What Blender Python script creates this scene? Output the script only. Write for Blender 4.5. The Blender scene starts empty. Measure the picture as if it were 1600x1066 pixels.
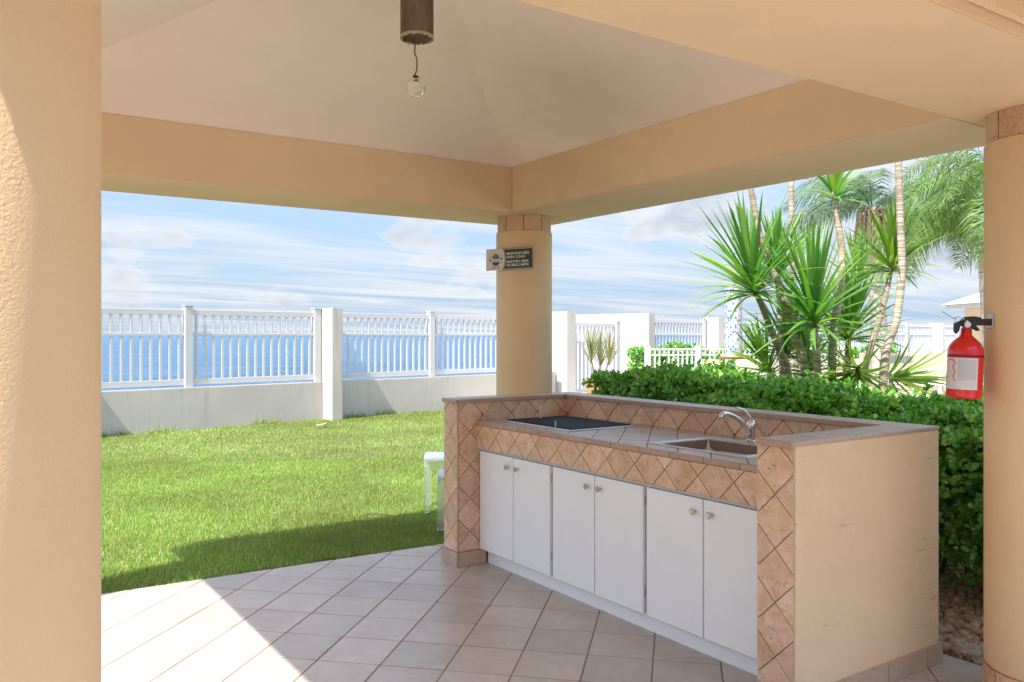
import bpy, bmesh, math, random
import numpy as np
from mathutils import Vector, Matrix
random.seed(7); rng = np.random.default_rng(7)
S = bpy.context.scene
COL = S.collection
PI = math.pi

# ------------------------------------------------------------------ camera
HC = 1.45; F = 1310.0; HOR = 523.0
cd = bpy.data.cameras.new('camera'); cam = bpy.data.objects.new('camera', cd); COL.objects.link(cam)
YAW = math.atan2(.558, .83)
cam.location = (0, 0, HC); cam.rotation_euler = (PI/2, 0, -YAW)
cd.sensor_width = 36; cd.lens = F/1600*36; cd.shift_y = -10/1600
cd.clip_start = .02; cd.clip_end = 9000
S.camera = cam
CF, SF = math.cos(YAW), math.sin(YAW)

# ------------------------------------------------------------------ light
KX, KY = .66, .215                      # how far a shadow runs per metre of height
SUN = Vector((-KX, -KY, 1)).normalized()
sl = bpy.data.lights.new('sun', 'SUN'); sl.energy = 2.0; sl.angle = math.radians(.55); sl.color = (1, .95, .87)
so = bpy.data.objects.new('sun', sl); COL.objects.link(so); so.location = (-6, -4, 9)
so.rotation_euler = SUN.to_track_quat('Z', 'Y').to_euler()
W = bpy.data.worlds.new('World'); S.world = W; W.use_nodes = True
wn = W.node_tree.nodes; wl = W.node_tree.links; wn.clear()
def WN(t, **k):
    n = wn.new(t)
    for a, b in k.items(): setattr(n, a, b)
    return n
wo = WN('ShaderNodeOutputWorld'); bg = WN('ShaderNodeBackground'); bg.inputs[1].default_value = .15
sky = WN('ShaderNodeTexSky', sky_type='NISHITA', sun_disc=False)
sky.sun_elevation = math.asin(SUN.z); sky.sun_rotation = math.atan2(SUN.x, SUN.y)
sky.air_density = 1.0; sky.dust_density = 1.5; sky.ozone_density = 2.0
tc = WN('ShaderNodeTexCoord'); sep = WN('ShaderNodeSeparateXYZ'); wl.new(tc.outputs['Generated'], sep.inputs[0])
def wm(op, a, b=None, c=None):
    n = WN('ShaderNodeMath', operation=op)
    for i, v in enumerate((a, b, c)):
        if v is None: continue
        if isinstance(v, (int, float)): n.inputs[i].default_value = v
        else: wl.new(v, n.inputs[i])
    return n.outputs[0]
def wramp(v, stops):
    r = WN('ShaderNodeValToRGB'); cr = r.color_ramp
    while len(cr.elements) < len(stops): cr.elements.new(.5)
    for e, (p, c) in zip(cr.elements, stops): e.position = p; e.color = (c, c, c, 1)
    wl.new(v, r.inputs[0]); return r.outputs[0]
dz = wm('MAXIMUM', wm('ADD', sep.outputs[2], .06), .03)
cu = WN('ShaderNodeCombineXYZ'); wl.new(wm('DIVIDE', sep.outputs[0], dz), cu.inputs[0]); wl.new(wm('DIVIDE', sep.outputs[1], dz), cu.inputs[1])
mp = WN('ShaderNodeMapping'); mp.inputs['Rotation'].default_value = (0, 0, .35); mp.inputs['Scale'].default_value = (.30, 1.25, 1); mp.inputs['Location'].default_value = (3.1, 1.7, 0)
wl.new(cu.outputs[0], mp.inputs[0])
n1 = WN('ShaderNodeTexNoise'); n1.inputs['Scale'].default_value = 1.0; n1.inputs['Detail'].default_value = 9; n1.inputs['Roughness'].default_value = .58; n1.inputs['Distortion'].default_value = .6
wl.new(mp.outputs[0], n1.inputs[0])
wisp = wramp(n1.outputs[0], [(.38, 0), (.62, .9)])
# puffy bank low in the sky
mp2 = WN('ShaderNodeMapping'); mp2.inputs['Scale'].default_value = (6.5, 6.5, 15); mp2.inputs['Location'].default_value = (1.75, .6, .15)
wl.new(tc.outputs['Generated'], mp2.inputs[0])
n2 = WN('ShaderNodeTexNoise'); n2.inputs['Scale'].default_value = 1.0; n2.inputs['Detail'].default_value = 10; n2.inputs['Roughness'].default_value = .52
wl.new(mp2.outputs[0], n2.inputs[0])
puff = wramp(n2.outputs[0], [(.52, 0), (.60, 1)])
band = wramp(sep.outputs[2], [(.0, .25), (.05, 1), (.22, .9), (.42, 0)] if False else [(.02, .3), (.06, 1), (.2, .85), (.4, 0)])
puff = wm('MULTIPLY', puff, band)
cloud = wm('MINIMUM', wm('ADD', wisp, puff), 1)
shade = wramp(n2.outputs[0], [(.54, 1.0), (.66, .25)])
cc = WN('ShaderNodeMix', data_type='RGBA'); wl.new(shade, cc.inputs[0]); cc.inputs[6].default_value = (.80, .87, 1.02, 1); cc.inputs[7].default_value = (1.44, 1.47, 1.52, 1)
haze = wramp(sep.outputs[2], [(0, .98), (.28, .86), (.6, .10)])
hz = WN('ShaderNodeMix', data_type='RGBA'); wl.new(haze, hz.inputs[0]); wl.new(sky.outputs[0], hz.inputs[6]); hz.inputs[7].default_value = (.66, .92, 1.25, 1)
mx = WN('ShaderNodeMix', data_type='RGBA'); wl.new(wm('MULTIPLY', cloud, .85), mx.inputs[0]); wl.new(hz.outputs[2], mx.inputs[6]); wl.new(cc.outputs[2], mx.inputs[7])
wl.new(mx.outputs[2], bg.inputs[0]); wl.new(bg.outputs[0], wo.inputs[0])
V = S.view_settings; V.view_transform = 'Standard'; V.look = 'None'; V.gamma = 1; V.use_curve_mapping = False
V.exposure = 2.12
S.cycles.max_bounces = 14; S.cycles.diffuse_bounces = 8; S.cycles.glossy_bounces = 5; S.cycles.transmission_bounces = 10; S.cycles.transparent_max_bounces = 12
try: S.cycles.use_denoising = True
except Exception: pass

# ------------------------------------------------------------------ helpers
def cw(x, z, h=0.0):                   # metres right of / ahead of the camera's foot -> world
    return Vector((CF*x + SF*z, -SF*x + CF*z, h))
def at(px, z, y=None, h=None):
    x = (px-800)/F*z
    if h is None: h = HC + (HOR-y)/F*z
    return cw(x, z, h)
WMX = {}
def link(o, parent=None, M=None):
    COL.objects.link(o)
    M = M if M is not None else Matrix.Identity(4)
    o.matrix_basis = M
    if parent is not None:
        o.parent = parent; o.matrix_parent_inverse = WMX[parent.name].inverted()
    WMX[o.name] = M.copy()
    return o
def tag(o, label=None, cat=None, group=None, kind=None):
    if label: o['label'] = label
    if cat: o['category'] = cat
    if group: o['group'] = group
    if kind: o['kind'] = kind
    return o
def thing(name, label, cat, loc=(0, 0, 0), rz=0, group=None):
    o = bpy.data.objects.new(name, None); o.empty_display_size = .2
    link(o, None, Matrix.Translation(loc) @ Matrix.Rotation(rz, 4, 'Z'))
    return tag(o, label, cat, group)
def mobj(name, me, mat=None, parent=None, M=None, smooth=False):
    if mat is not None and len(me.materials) == 0: me.materials.append(mat)
    if smooth:
        for p in me.polygons: p.use_smooth = True
    return link(bpy.data.objects.new(name, me), parent, M)
def bm_mesh(bm, name):
    bmesh.ops.recalc_face_normals(bm, faces=bm.faces)
    me = bpy.data.meshes.new(name); bm.to_mesh(me); bm.free(); return me
def pymesh(name, v, f):
    me = bpy.data.meshes.new(name); me.from_pydata([tuple(p) for p in v], [], f); me.update(); return me
BOX = {}
def box_me(sx, sy, sz, bev, mat):
    k = (round(sx, 4), round(sy, 4), round(sz, 4), bev, mat.name)
    if k in BOX: return BOX[k]
    bm = bmesh.new(); bmesh.ops.create_cube(bm, size=1)
    for v in bm.verts: v.co = Vector((v.co.x*sx, v.co.y*sy, v.co.z*sz))
    if bev: bmesh.ops.bevel(bm, geom=bm.edges[:], offset=bev, segments=1 if bev < .004 else 2, affect='EDGES')
    me = bm_mesh(bm, 'box'); me.materials.append(mat); BOX[k] = me; return me
def box(name, lo, hi, mat, parent=None, bev=0, rz=0, org=(0, 0, 0)):   # lo/hi in a frame turned rz about org
    lo, hi = Vector(lo), Vector(hi); s = hi-lo; c = (lo+hi)/2
    M = Matrix.Translation(org) @ Matrix.Rotation(rz, 4, 'Z') @ Matrix.Translation(c)
    return mobj(name, box_me(s.x, s.y, s.z, bev, mat), None, parent, M)
def lathe(bm, prof, seg=24, M=None):
    rings = []
    for r, z in prof:
        rings.append([bm.verts.new((r*math.cos(2*PI*k/seg), r*math.sin(2*PI*k/seg), z)) for k in range(seg)] if r > 1e-5 else [bm.verts.new((0, 0, z))])
    for a, b in zip(rings, rings[1:]):
        for k in range(seg):
            j = (k+1) % seg
            if len(a) == 1 and len(b) == 1: continue
            if len(a) == 1: bm.faces.new((a[0], b[k], b[j]))
            elif len(b) == 1: bm.faces.new((a[k], a[j], b[0]))
            else: bm.faces.new((a[k], a[j], b[j], b[k]))
    if M: bmesh.ops.transform(bm, matrix=M, verts=[v for r in rings for v in r])
def lathe_obj(name, prof, mat, parent, M, seg=24, smooth=True, cap=True):
    bm = bmesh.new()
    if cap: prof = [(0, prof[0][1])] + list(prof) + [(0, prof[-1][1])]
    lathe(bm, prof, seg); me = bm_mesh(bm, name)
    o = mobj(name, me, mat, parent, M, smooth)
    if smooth:
        try: me.set_sharp_from_angle(angle=math.radians(40))
        except Exception: pass
    return o
def tube_bm(bm, pts, rads, seg=8, caps=True):
    pts = [Vector(p) for p in pts]
    if isinstance(rads, (int, float)): rads = [rads]*len(pts)
    prev = None; rings = []
    up = Vector((0, 0, 1))
    for i, p in enumerate(pts):
        t = (pts[min(i+1, len(pts)-1)] - pts[max(i-1, 0)]).normalized()
        a = t.cross(up if abs(t.z) < .95 else Vector((1, 0, 0))).normalized() if prev is None else (prev - t*prev.dot(t)).normalized()
        prev = a; b = t.cross(a)
        rings.append([bm.verts.new(p + (a*math.cos(2*PI*k/seg) + b*math.sin(2*PI*k/seg))*rads[i]) for k in range(seg)])
    for r, s in zip(rings, rings[1:]):
        for k in range(seg): bm.faces.new((r[k], r[(k+1) % seg], s[(k+1) % seg], s[k]))
    if caps:
        bm.faces.new(rings[0]); bm.faces.new(rings[-1])
def tube(name, pts, rads, mat, parent=None, seg=8):
    o0 = Vector(pts[0]); bm = bmesh.new(); tube_bm(bm, [Vector(p)-o0 for p in pts], rads, seg)
    return mobj(name, bm_mesh(bm, name), mat, parent, Matrix.Translation(o0), True)
def smooth_path(pts, n=6):
    P = [Vector(p) for p in pts]; P = [2*P[0]-P[1]] + P + [2*P[-1]-P[-2]]; out = []
    for i in range(1, len(P)-2):
        for k in range(n):
            t = k/n
            out.append(.5*((2*P[i]) + (P[i+1]-P[i-1])*t + (2*P[i-1]-5*P[i]+4*P[i+1]-P[i+2])*t*t + (3*P[i]-P[i-1]-3*P[i+1]+P[i+2])*t**3))
    out.append(P[-2]); return out
def np_mesh(name, v, faces, mat):      # v (N,3), faces (M,k)
    me = bpy.data.meshes.new(name); v = np.asarray(v, dtype=np.float32); faces = np.asarray(faces, dtype=np.int32)
    m, k = faces.shape
    me.vertices.add(len(v)); me.vertices.foreach_set('co', v.ravel())
    me.loops.add(m*k); me.loops.foreach_set('vertex_index', faces.ravel())
    me.polygons.add(m); me.polygons.foreach_set('loop_start', np.arange(0, m*k, k, dtype=np.int32))
    me.update(calc_edges=True); me.materials.append(mat); return me
def scatter(base_v, base_f, R, T, sc):  # R (N,3,3) T (N,3) sc (N,) or (N,3)
    bv = np.asarray(base_v, float); n = len(T)
    sc = np.asarray(sc, float)
    if sc.ndim == 1: sc = np.repeat(sc[:, None], 3, 1)
    v = bv[None]*sc[:, None, :]
    v = np.einsum('nij,nkj->nki', R, v) + T[:, None, :]
    f = np.asarray(base_f)[None] + (np.arange(n)*len(bv))[:, None, None]
    return v.reshape(-1, 3), f.reshape(-1, len(base_f[0]))
def frames(y, up):                      # matrices whose local Y follows y, local Z near up
    y = y/np.linalg.norm(y, axis=1, keepdims=True)
    x = np.cross(y, up); x /= (np.linalg.norm(x, axis=1, keepdims=True)+1e-9)
    z = np.cross(x, y)
    return np.stack([x, y, z], axis=2)

# ------------------------------------------------------------------ materials
MATS = {}
class NT:
    def __init__(s, name):
        s.m = bpy.data.materials.new(name); s.m.use_nodes = True; s.t = s.m.node_tree; s.n = s.t.nodes; s.l = s.t.links
        s.b = s.n['Principled BSDF']; s.o = s.n['Material Output']; MATS[name] = s.m
    def new(s, t, **k):
        n = s.n.new(t)
        for a, b in k.items(): setattr(n, a, b)
        return n
    def set(s, sock, v):
        if isinstance(v, bpy.types.NodeSocket): s.l.new(v, sock)
        else: sock.default_value = v
    def math(s, op, a, b=0.0, c=None, clamp=False):
        n = s.new('ShaderNodeMath', operation=op, use_clamp=clamp); s.set(n.inputs[0], a); s.set(n.inputs[1], b)
        if c is not None: s.set(n.inputs[2], c)
        return n.outputs[0]
    def coord(s, kind='Object', rnd=False):
        t = s.new('ShaderNodeTexCoord')
        if kind == 'World': return s.new('ShaderNodeNewGeometry').outputs['Position']
        if not rnd: return t.outputs[kind]
        oi = s.new('ShaderNodeObjectInfo'); a = s.new('ShaderNodeVectorMath', operation='ADD')
        c = s.new('ShaderNodeCombineXYZ'); s.l.new(s.math('MULTIPLY', oi.outputs['Random'], 37.), c.inputs[0]); s.l.new(s.math('MULTIPLY', oi.outputs['Random'], 91.), c.inputs[1])
        s.l.new(t.outputs[kind], a.inputs[0]); s.l.new(c.outputs[0], a.inputs[1]); return a.outputs[0]
    def noise(s, v, scale, detail=4, rough=.55, dist=0, stretch=None):
        if stretch:
            m = s.new('ShaderNodeMapping'); m.inputs['Scale'].default_value = stretch; s.l.new(v, m.inputs[0]); v = m.outputs[0]
        n = s.new('ShaderNodeTexNoise'); s.l.new(v, n.inputs[0])
        n.inputs['Scale'].default_value = scale; n.inputs['Detail'].default_value = detail; n.inputs['Roughness'].default_value = rough; n.inputs['Distortion'].default_value = dist
        return n.outputs[0]
    def ramp(s, v, stops):
        r = s.new('ShaderNodeValToRGB'); cr = r.color_ramp
        while len(cr.elements) < len(stops): cr.elements.new(.5)
        for e, (p, c) in zip(cr.elements, stops):
            e.position = p; e.color = (c, c, c, 1) if isinstance(c, (int, float)) else (*c, 1)
        s.l.new(v, r.inputs[0]); return r.outputs[0]
    def mix(s, f, a, b, mode='MIX'):
        n = s.new('ShaderNodeMix', data_type='RGBA', blend_type=mode); s.set(n.inputs[0], f)
        for i, v in ((6, a), (7, b)):
            if isinstance(v, bpy.types.NodeSocket): s.l.new(v, n.inputs[i])
            else: n.inputs[i].default_value = (*v, 1) if not isinstance(v, (int, float)) else (v, v, v, 1)
        return n.outputs[2]
    def col(s, v): s.set(s.b.inputs['Base Color'], v if isinstance(v, bpy.types.NodeSocket) else (*v, 1)); return s
    def rough(s, v): s.set(s.b.inputs['Roughness'], v); return s
    def bump(s, h, strength=.3, dist=.01, prev=None):
        n = s.new('ShaderNodeBump'); n.inputs['Strength'].default_value = strength; n.inputs['Distance'].default_value = dist
        s.l.new(h, n.inputs['Height'])
        if prev is not None: s.l.new(prev, n.inputs['Normal'])
        s.l.new(n.outputs[0], s.b.inputs['Normal']); return n.outputs[0]
def simple(name, c, r=.5, metal=0, spec=None):
    t = NT(name); t.col(c).rough(r); t.b.inputs['Metallic'].default_value = metal
    if spec is not None: t.b.inputs['Specular IOR Level'].default_value = spec
    return t.m
def stucco(name, c, fine=.25, coarse=.15, stain=.10, c2=None, marks=0, drips=0, soot_shade=None, cracks=0):
    t = NT(name); w = t.coord('World')
    big = t.noise(w, 1.3, 5, .6); med = t.noise(w, 7, 5, .6)
    a = t.mix(t.ramp(big, [(.35, 0), (.7, 1)]), c, c2 or tuple(x*(1-stain) for x in c))
    a = t.mix(t.ramp(med, [(.55, 0), (.75, .45)]), a, tuple(x*(1-stain*.9) for x in c))
    if marks:
        sc = t.noise(w, 4.0, 5, .6, .8, stretch=(1.6, 1, 16))
        mk = t.math('MULTIPLY', t.ramp(sc, [(.60, 0), (.66, 1)]), t.ramp(t.noise(w, 2.6, 2), [(.47, 0), (.58, marks)]))
        a = t.mix(mk, a, tuple(x*.5 for x in c))
        sc = t.noise(w, 9.0, 6, .7, 1.0)
        a = t.mix(t.ramp(sc, [(.56, 0), (.70, .4)]), a, tuple(min(.9, x*1.12+.03) for x in c))
    if drips:
        dp = t.noise(w, 11, 4, .6, .3, stretch=(1, 1, .07)); a = t.mix(t.math('MULTIPLY', t.ramp(dp, [(.55, 0), (.72, 1)]), drips), a, tuple(x*.62 for x in c))
    if cracks:
        vn = t.new('ShaderNodeTexVoronoi', feature='DISTANCE_TO_EDGE'); vn.inputs['Scale'].default_value = 1.7
        ad = t.new('ShaderNodeVectorMath', operation='ADD'); cbn = t.new('ShaderNodeCombineXYZ')
        nz = t.noise(w, 6, 5, .65); t.l.new(nz, cbn.inputs[0]); t.l.new(t.noise(w, 5, 4, .6), cbn.inputs[2])
        t.l.new(w, ad.inputs[0]); t.l.new(cbn.outputs[0], ad.inputs[1]); t.l.new(ad.outputs[0], vn.inputs[0])
        ck = t.math('MULTIPLY', t.ramp(vn.outputs[0], [(0, 1), (.004, 0)]), t.ramp(t.noise(w, 1.9, 3), [(.48, 0), (.6, cracks)]))
        a = t.mix(ck, a, tuple(x*.6 for x in c))
    for so_c, so_r, so_s in (soot_shade or []):
        dn = t.new('ShaderNodeVectorMath', operation='DISTANCE'); t.l.new(w, dn.inputs[0]); dn.inputs[1].default_value = so_c
        d_ = t.math('ADD', dn.outputs['Value'], t.math('MULTIPLY', t.noise(w, 2.6, 6, .6, .5), so_r*1.2))
        a = t.mix(t.ramp(t.math('DIVIDE', d_, so_r*2.2), [(.30, so_s), (.75, 0)]), a, (.36, .27, .19))
    t.col(a).rough(.88)
    h = t.math('ADD', t.math('MULTIPLY', t.noise(w, 170, 3, .6), fine), t.math('MULTIPLY', t.noise(w, 34, 4, .6), coarse))
    t.bump(h, 1, .012); return t.m
BEIGE = (.81, .61, .41)
m_beam = stucco('beige_stucco', BEIGE, .16, .06, .10, soot_shade=[((3.3, 4.35, 2.55), .95, .40)], cracks=.35)
m_coln = stucco('column_stucco', (.79, .58, .36), .14, .05, .08)
m_end = stucco('counter_plaster', (.83, .63, .42), .10, .07, .09, marks=.8, cracks=.4)
m_ceil = stucco('ceiling_plaster', (.86, .75, .69), .12, .05, .07, soot_shade=[((2.95, 3.7, 2.8), .8, .36)])  # grill soot; its tint also paints in the shade difference at the hip crease
m_wallw = stucco('cream_wall_paint', (.57, .54, .50), .25, .15, .14, drips=.45, cracks=.5)
m_wallb = stucco('beige_wall_paint', (.68, .55, .40), .2, .1, .08)
m_roof = stucco('roof_coating', (.72, .68, .60), .2, .2, .15)
m_vinyl = simple('white_vinyl', (.60, .605, .615), .42)
m_white = NT('cabinet_white'); _w = m_white.coord('World')
m_white.col(m_white.mix(m_white.ramp(m_white.noise(_w, 5, 4, .6), [(.4, 0), (.8, .5)]), (.88, .90, .93), (.82, .84, .86))).rough(.42); m_white = m_white.m
m_gap = simple('cabinet_carcass_grey', (.62, .62, .63), .6)
m_chrome = simple('chrome', (.75, .76, .78), .12, 1)
m_steel = NT('brushed_steel'); _w = m_steel.coord('World')
m_steel.col((.74, .77, .80)).rough(m_steel.ramp(m_steel.noise(_w, 8, 4, .6, stretch=(1, 30, 1)), [(.3, .30), (.7, .48)])); m_steel.b.inputs['Metallic'].default_value = 1; m_steel = m_steel.m
m_sink = simple('sink_steel', (.60, .62, .64), .34, .75)
m_nickel = simple('knob_nickel', (.55, .53, .50), .3, 1)
m_black = simple('black_iron', (.016, .018, .022), .55)
m_rubber = simple('black_plastic', (.02, .02, .022), .42)
m_grout = stucco('grout', (.30, .205, .15), .15, .1, .2)
m_fgrout = stucco('floor_grout', (.27, .20, .155), .15, .1, .2)
def tilemat(name, a, b, c, pit, rough, bump=.4, rnd=.35, scale=1.0, pitcol=None):
    t = NT(name); v = t.coord('Object', True)
    oi = t.new('ShaderNodeObjectInfo').outputs['Random']
    n = t.noise(v, 9*scale, 6, .62, .6); n2 = t.noise(v, 30*scale, 5, .65, .3)
    k = t.mix(t.ramp(n, [(.34, 0), (.66, 1)]), a, b)
    k = t.mix(t.ramp(n2, [(.5, 0), (.72, .6)]), k, c)
    k = t.mix(1.0, k, t.ramp(oi, [(0, 1-rnd), (.5, 1-rnd*.35), (1, 1.0)]), 'MULTIPLY')
    p = t.ramp(t.noise(v, 95*scale, 3, .7, .4), [(.565, 0), (.63, 1)])
    p = t.math('MULTIPLY', p, t.ramp(t.noise(v, 22*scale, 2, .5), [(.45, 0), (.6, 1)]))
    p = t.math('MULTIPLY', p, pit)
    k = t.mix(p, k, pitcol or tuple(x*.42 for x in a))
    t.col(k).rough(rough)
    t.bump(t.math('SUBTRACT', t.math('MULTIPLY', n2, .25), p), bump, .003)
    return t.m
m_tile = tilemat('travertine_tile', (.82, .60, .44), (.68, .40, .24), (.86, .70, .57), .95, .42, .6, .18, 1.0)
m_cap = tilemat('cap_tile', (.50, .34, .27), (.42, .28, .22), (.56, .41, .33), .3, .30, .3, .15)
m_ctile = tilemat('column_tile', (.70, .46, .29), (.60, .36, .22), (.76, .56, .40), 1, .5, .6, .15)
m_ftile = tilemat('floor_tile', (.53, .465, .39), (.45, .375, .31), (.58, .52, .45), .5, .33, .22, .15, .55, (.42, .31, .24))
m_skirt = tilemat('skirting_tile', (.58, .44, .33), (.52, .37, .27), (.63, .50, .40), .3, .4, .25, .1, .7)
def leafmat(name, c1, c2, c3=None, trans=.35, rough=.38, islands=True, patch=0):
    t = NT(name)
    r = t.new('ShaderNodeNewGeometry').outputs['Random Per Island'] if islands else t.new('ShaderNodeObjectInfo').outputs['Random']
    k = t.mix(t.ramp(r, [(0, 0), (1, 1)]), c1, c2)
    if c3: k = t.mix(t.ramp(r, [(.74, 0), (.88, 1)]), k, c3)
    if patch:
        w = t.coord('World')
        k = t.mix(t.ramp(t.noise(w, patch, 5, .65), [(.42, 0), (.62, .75)]), k, (.20, .235, .06))
        k = t.mix(t.ramp(t.noise(w, patch*2.3, 4, .6), [(.58, 0), (.75, .55)]), k, (.07, .15, .02))
    t.col(k).rough(rough)
    tr = t.new('ShaderNodeBsdfTranslucent'); t.l.new(t.mix(1., k, (1.35, 1.5, .55), 'MULTIPLY'), tr.inputs[0])
    ms = t.new('ShaderNodeMixShader'); ms.inputs[0].default_value = trans
    t.l.new(t.b.outputs[0], ms.inputs[1]); t.l.new(tr.outputs[0], ms.inputs[2]); t.l.new(ms.outputs[0], t.o.inputs[0]); return t.m
m_grass = leafmat('grass_blades', (.16, .33, .04), (.34, .45, .11), (.60, .54, .32), .40, .6, patch=.55)
m_hedge = leafmat('hedge_leaf', (.09, .29, .05), (.23, .48, .09), (.42, .55, .16), .32, .28)
m_drac = leafmat('dracaena_leaf', (.08, .22, .05), (.16, .34, .06), (.27, .40, .08), .38, .36, False)
m_palm = leafmat('palm_leaf', (.09, .19, .05), (.15, .26, .07), (.25, .29, .08), .35, .45)
m_palmb = leafmat('blue_palm_leaf', (.10, .17, .12), (.15, .22, .15), None, .3, .5)
m_vari = leafmat('variegated_leaf', (.15, .22, .06), (.30, .30, .11), (.38, .24, .12), .25, .5, False)
m_dry = simple('dry_frond', (.42, .31, .22), .9)
def bark(name, a, b, ring=60):
    t = NT(name); v = t.coord('World')
    n = t.noise(v, 14, 5, .65); s = t.noise(v, 1.0, 2, .5, 0, stretch=(3, 3, ring))
    k = t.mix(t.ramp(s, [(.42, 0), (.58, 1)]), a, b); k = t.mix(t.ramp(n, [(.45, 0), (.7, .6)]), k, tuple(x*.6 for x in b))
    t.col(k).rough(.9); t.bump(s, .6, .01); return t.m
m_bark = bark('ringed_bark', (.47, .41, .34), (.27, .21, .155), 70)
m_pbark = bark('palm_bark', (.48, .46, .42), (.38, .35, .31), 20)
m_stem = simple('brown_stem', (.16, .12, .06), .9)
m_terra = simple('terracotta', (.50, .22, .12), .8)
# ground, sea
t = NT('lawn_soil'); w = t.coord('World')
k = t.mix(t.ramp(t.noise(w, 9, 6, .7), [(.35, 0), (.65, 1)]), (.13, .115, .05), (.16, .14, .07)); k = t.mix(t.ramp(t.noise(w, 1.5, 4, .6), [(.5, 0), (.7, .6)]), k, (.16, .15, .06))
t.col(k).rough(.95); t.bump(t.noise(w, 60, 5, .7), .8, .03); m_soil = t.m
t = NT('deck_concrete'); w = t.coord('World')
t.col(t.mix(t.noise(w, 2, 6, .6), (.50, .46, .40), (.60, .56, .50))).rough(.85); m_deck = t.m
t = NT('sea_water'); w = t.coord('World')
n = t.noise(w, .55, 6, .62, .3, stretch=(1, 2.0, 1)); n2 = t.noise(w, .02, 3, .5)
k = t.mix(t.ramp(n, [(.38, 0), (.66, 1)]), (.028, .10, .205), (.08, .175, .285))
n4 = t.noise(w, .16, 6, .7, .3, stretch=(.8, 3.0, 1)); k = t.mix(t.ramp(n4, [(.46, 0), (.60, .7)]), k, (.015, .075, .165)); n3 = t.noise(w, .09, 5, .6, .4, stretch=(.5, 2.2, 1)); k = t.mix(t.ramp(n3, [(.4, 0), (.62, .6)]), k, (.11, .21, .31))
t.col(k).rough(.3); t.b.inputs['IOR'].default_value = 1.33; t.b.inputs['Specular IOR Level'].default_value = .22
t.bump(n, 1.0, .9); m_sea = t.m
t = NT('pebble'); v = t.coord('World'); r = t.new('ShaderNodeNewGeometry').outputs['Random Per Island']
k = t.mix(r, (.30, .185, .10), (.48, .33, .20)); k = t.mix(t.ramp(t.noise(v, 60, 4, .6), [(.4, 0), (.7, .5)]), k, (.26, .17, .11)); t.col(k).rough(.85); t.bump(t.noise(v, 150, 3), .4, .004); m_peb = t.m
t = NT('flagstone'); v = t.coord('World'); t.col(t.mix(t.noise(v, 18, 6, .7), (.30, .24, .20), (.52, .44, .38))).rough(.8); t.bump(t.noise(v, 50, 5), .5, .01); m_flag = t.m
t = NT('bare_soil'); v = t.coord('World'); t.col(t.mix(t.noise(v, 18, 6, .7), (.10, .07, .045), (.17, .12, .08))).rough(.95); m_bare = t.m
t = NT('rusty_pipe'); v = t.coord('Object')
k = t.mix(t.ramp(t.noise(v, 14, 6, .65, .5, stretch=(1, 1, .3)), [(.4, 0), (.62, 1)]), (.17, .115, .07), (.10, .055, .022)); t.col(k).rough(.7); t.bump(t.noise(v, 90, 4), .3, .004); m_pipe = t.m
m_red = simple('red_enamel', (.72, .008, .012), .22); MATS['red_enamel'].node_tree.nodes['Principled BSDF'].inputs['Coat Weight'].default_value = .5
m_label = simple('label_paper', (.70, .68, .70), .5)
m_labelr = simple('label_red_print', (.55, .05, .08), .6)
m_labelg = simple('label_grey_print', (.32, .30, .34), .6)
m_labeld = simple('label_dark_band', (.13, .015, .02), .5)
m_signd = simple('sign_dark', (.035, .038, .032), .5)
m_signm = simple('sign_brushed_metal', (.66, .60, .54), .45, .1)
m_signw = simple('sign_white_letter', (.72, .71, .66), .5)
t = NT('clear_glass'); t.col((1, 1, 1)).rough(.03); t.b.inputs['Transmission Weight'].default_value = 1; t.b.inputs['IOR'].default_value = 1.45; m_glass = t.m
t = NT('clear_acrylic'); t.col((.93, .98, .97)).rough(.22); t.b.inputs['Transmission Weight'].default_value = .84; t.b.inputs['IOR'].default_value = 1.35; m_acr = t.m
t = NT('mosaic'); v = t.coord('Object')
sp = t.new('ShaderNodeSeparateXYZ'); t.l.new(v, sp.inputs[0])
ang = t.math('MULTIPLY', t.math('ARCTAN2', sp.outputs[1], sp.outputs[0]), 22/(2*PI)); hh = t.math('MULTIPLY', sp.outputs[2], 21.)
cb = t.new('ShaderNodeCombineXYZ'); t.l.new(t.math('FLOOR', ang), cb.inputs[0]); t.l.new(t.math('FLOOR', hh), cb.inputs[1])
wnz = t.new('ShaderNodeTexWhiteNoise', noise_dimensions='3D'); t.l.new(cb.outputs[0], wnz.inputs[0])
k = t.ramp(wnz.outputs[0], [(0, (.36, .40, .43)), (.42, (.36, .40, .43)), (.43, (.07, .13, .30)), (.62, (.07, .13, .30)), (.63, (.22, .34, .50)), (.8, (.22, .34, .50)), (.81, (.45, .42, .40)), (1, (.45, .42, .40))])
g = t.math('MAXIMUM', t.math('GREATER_THAN', t.math('FRACT', ang), .86), t.math('GREATER_THAN', t.math('FRACT', hh), .86))
t.col(t.mix(g, k, (.5, .5, .5))).rough(.3); m_mosaic = t.m

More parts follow.
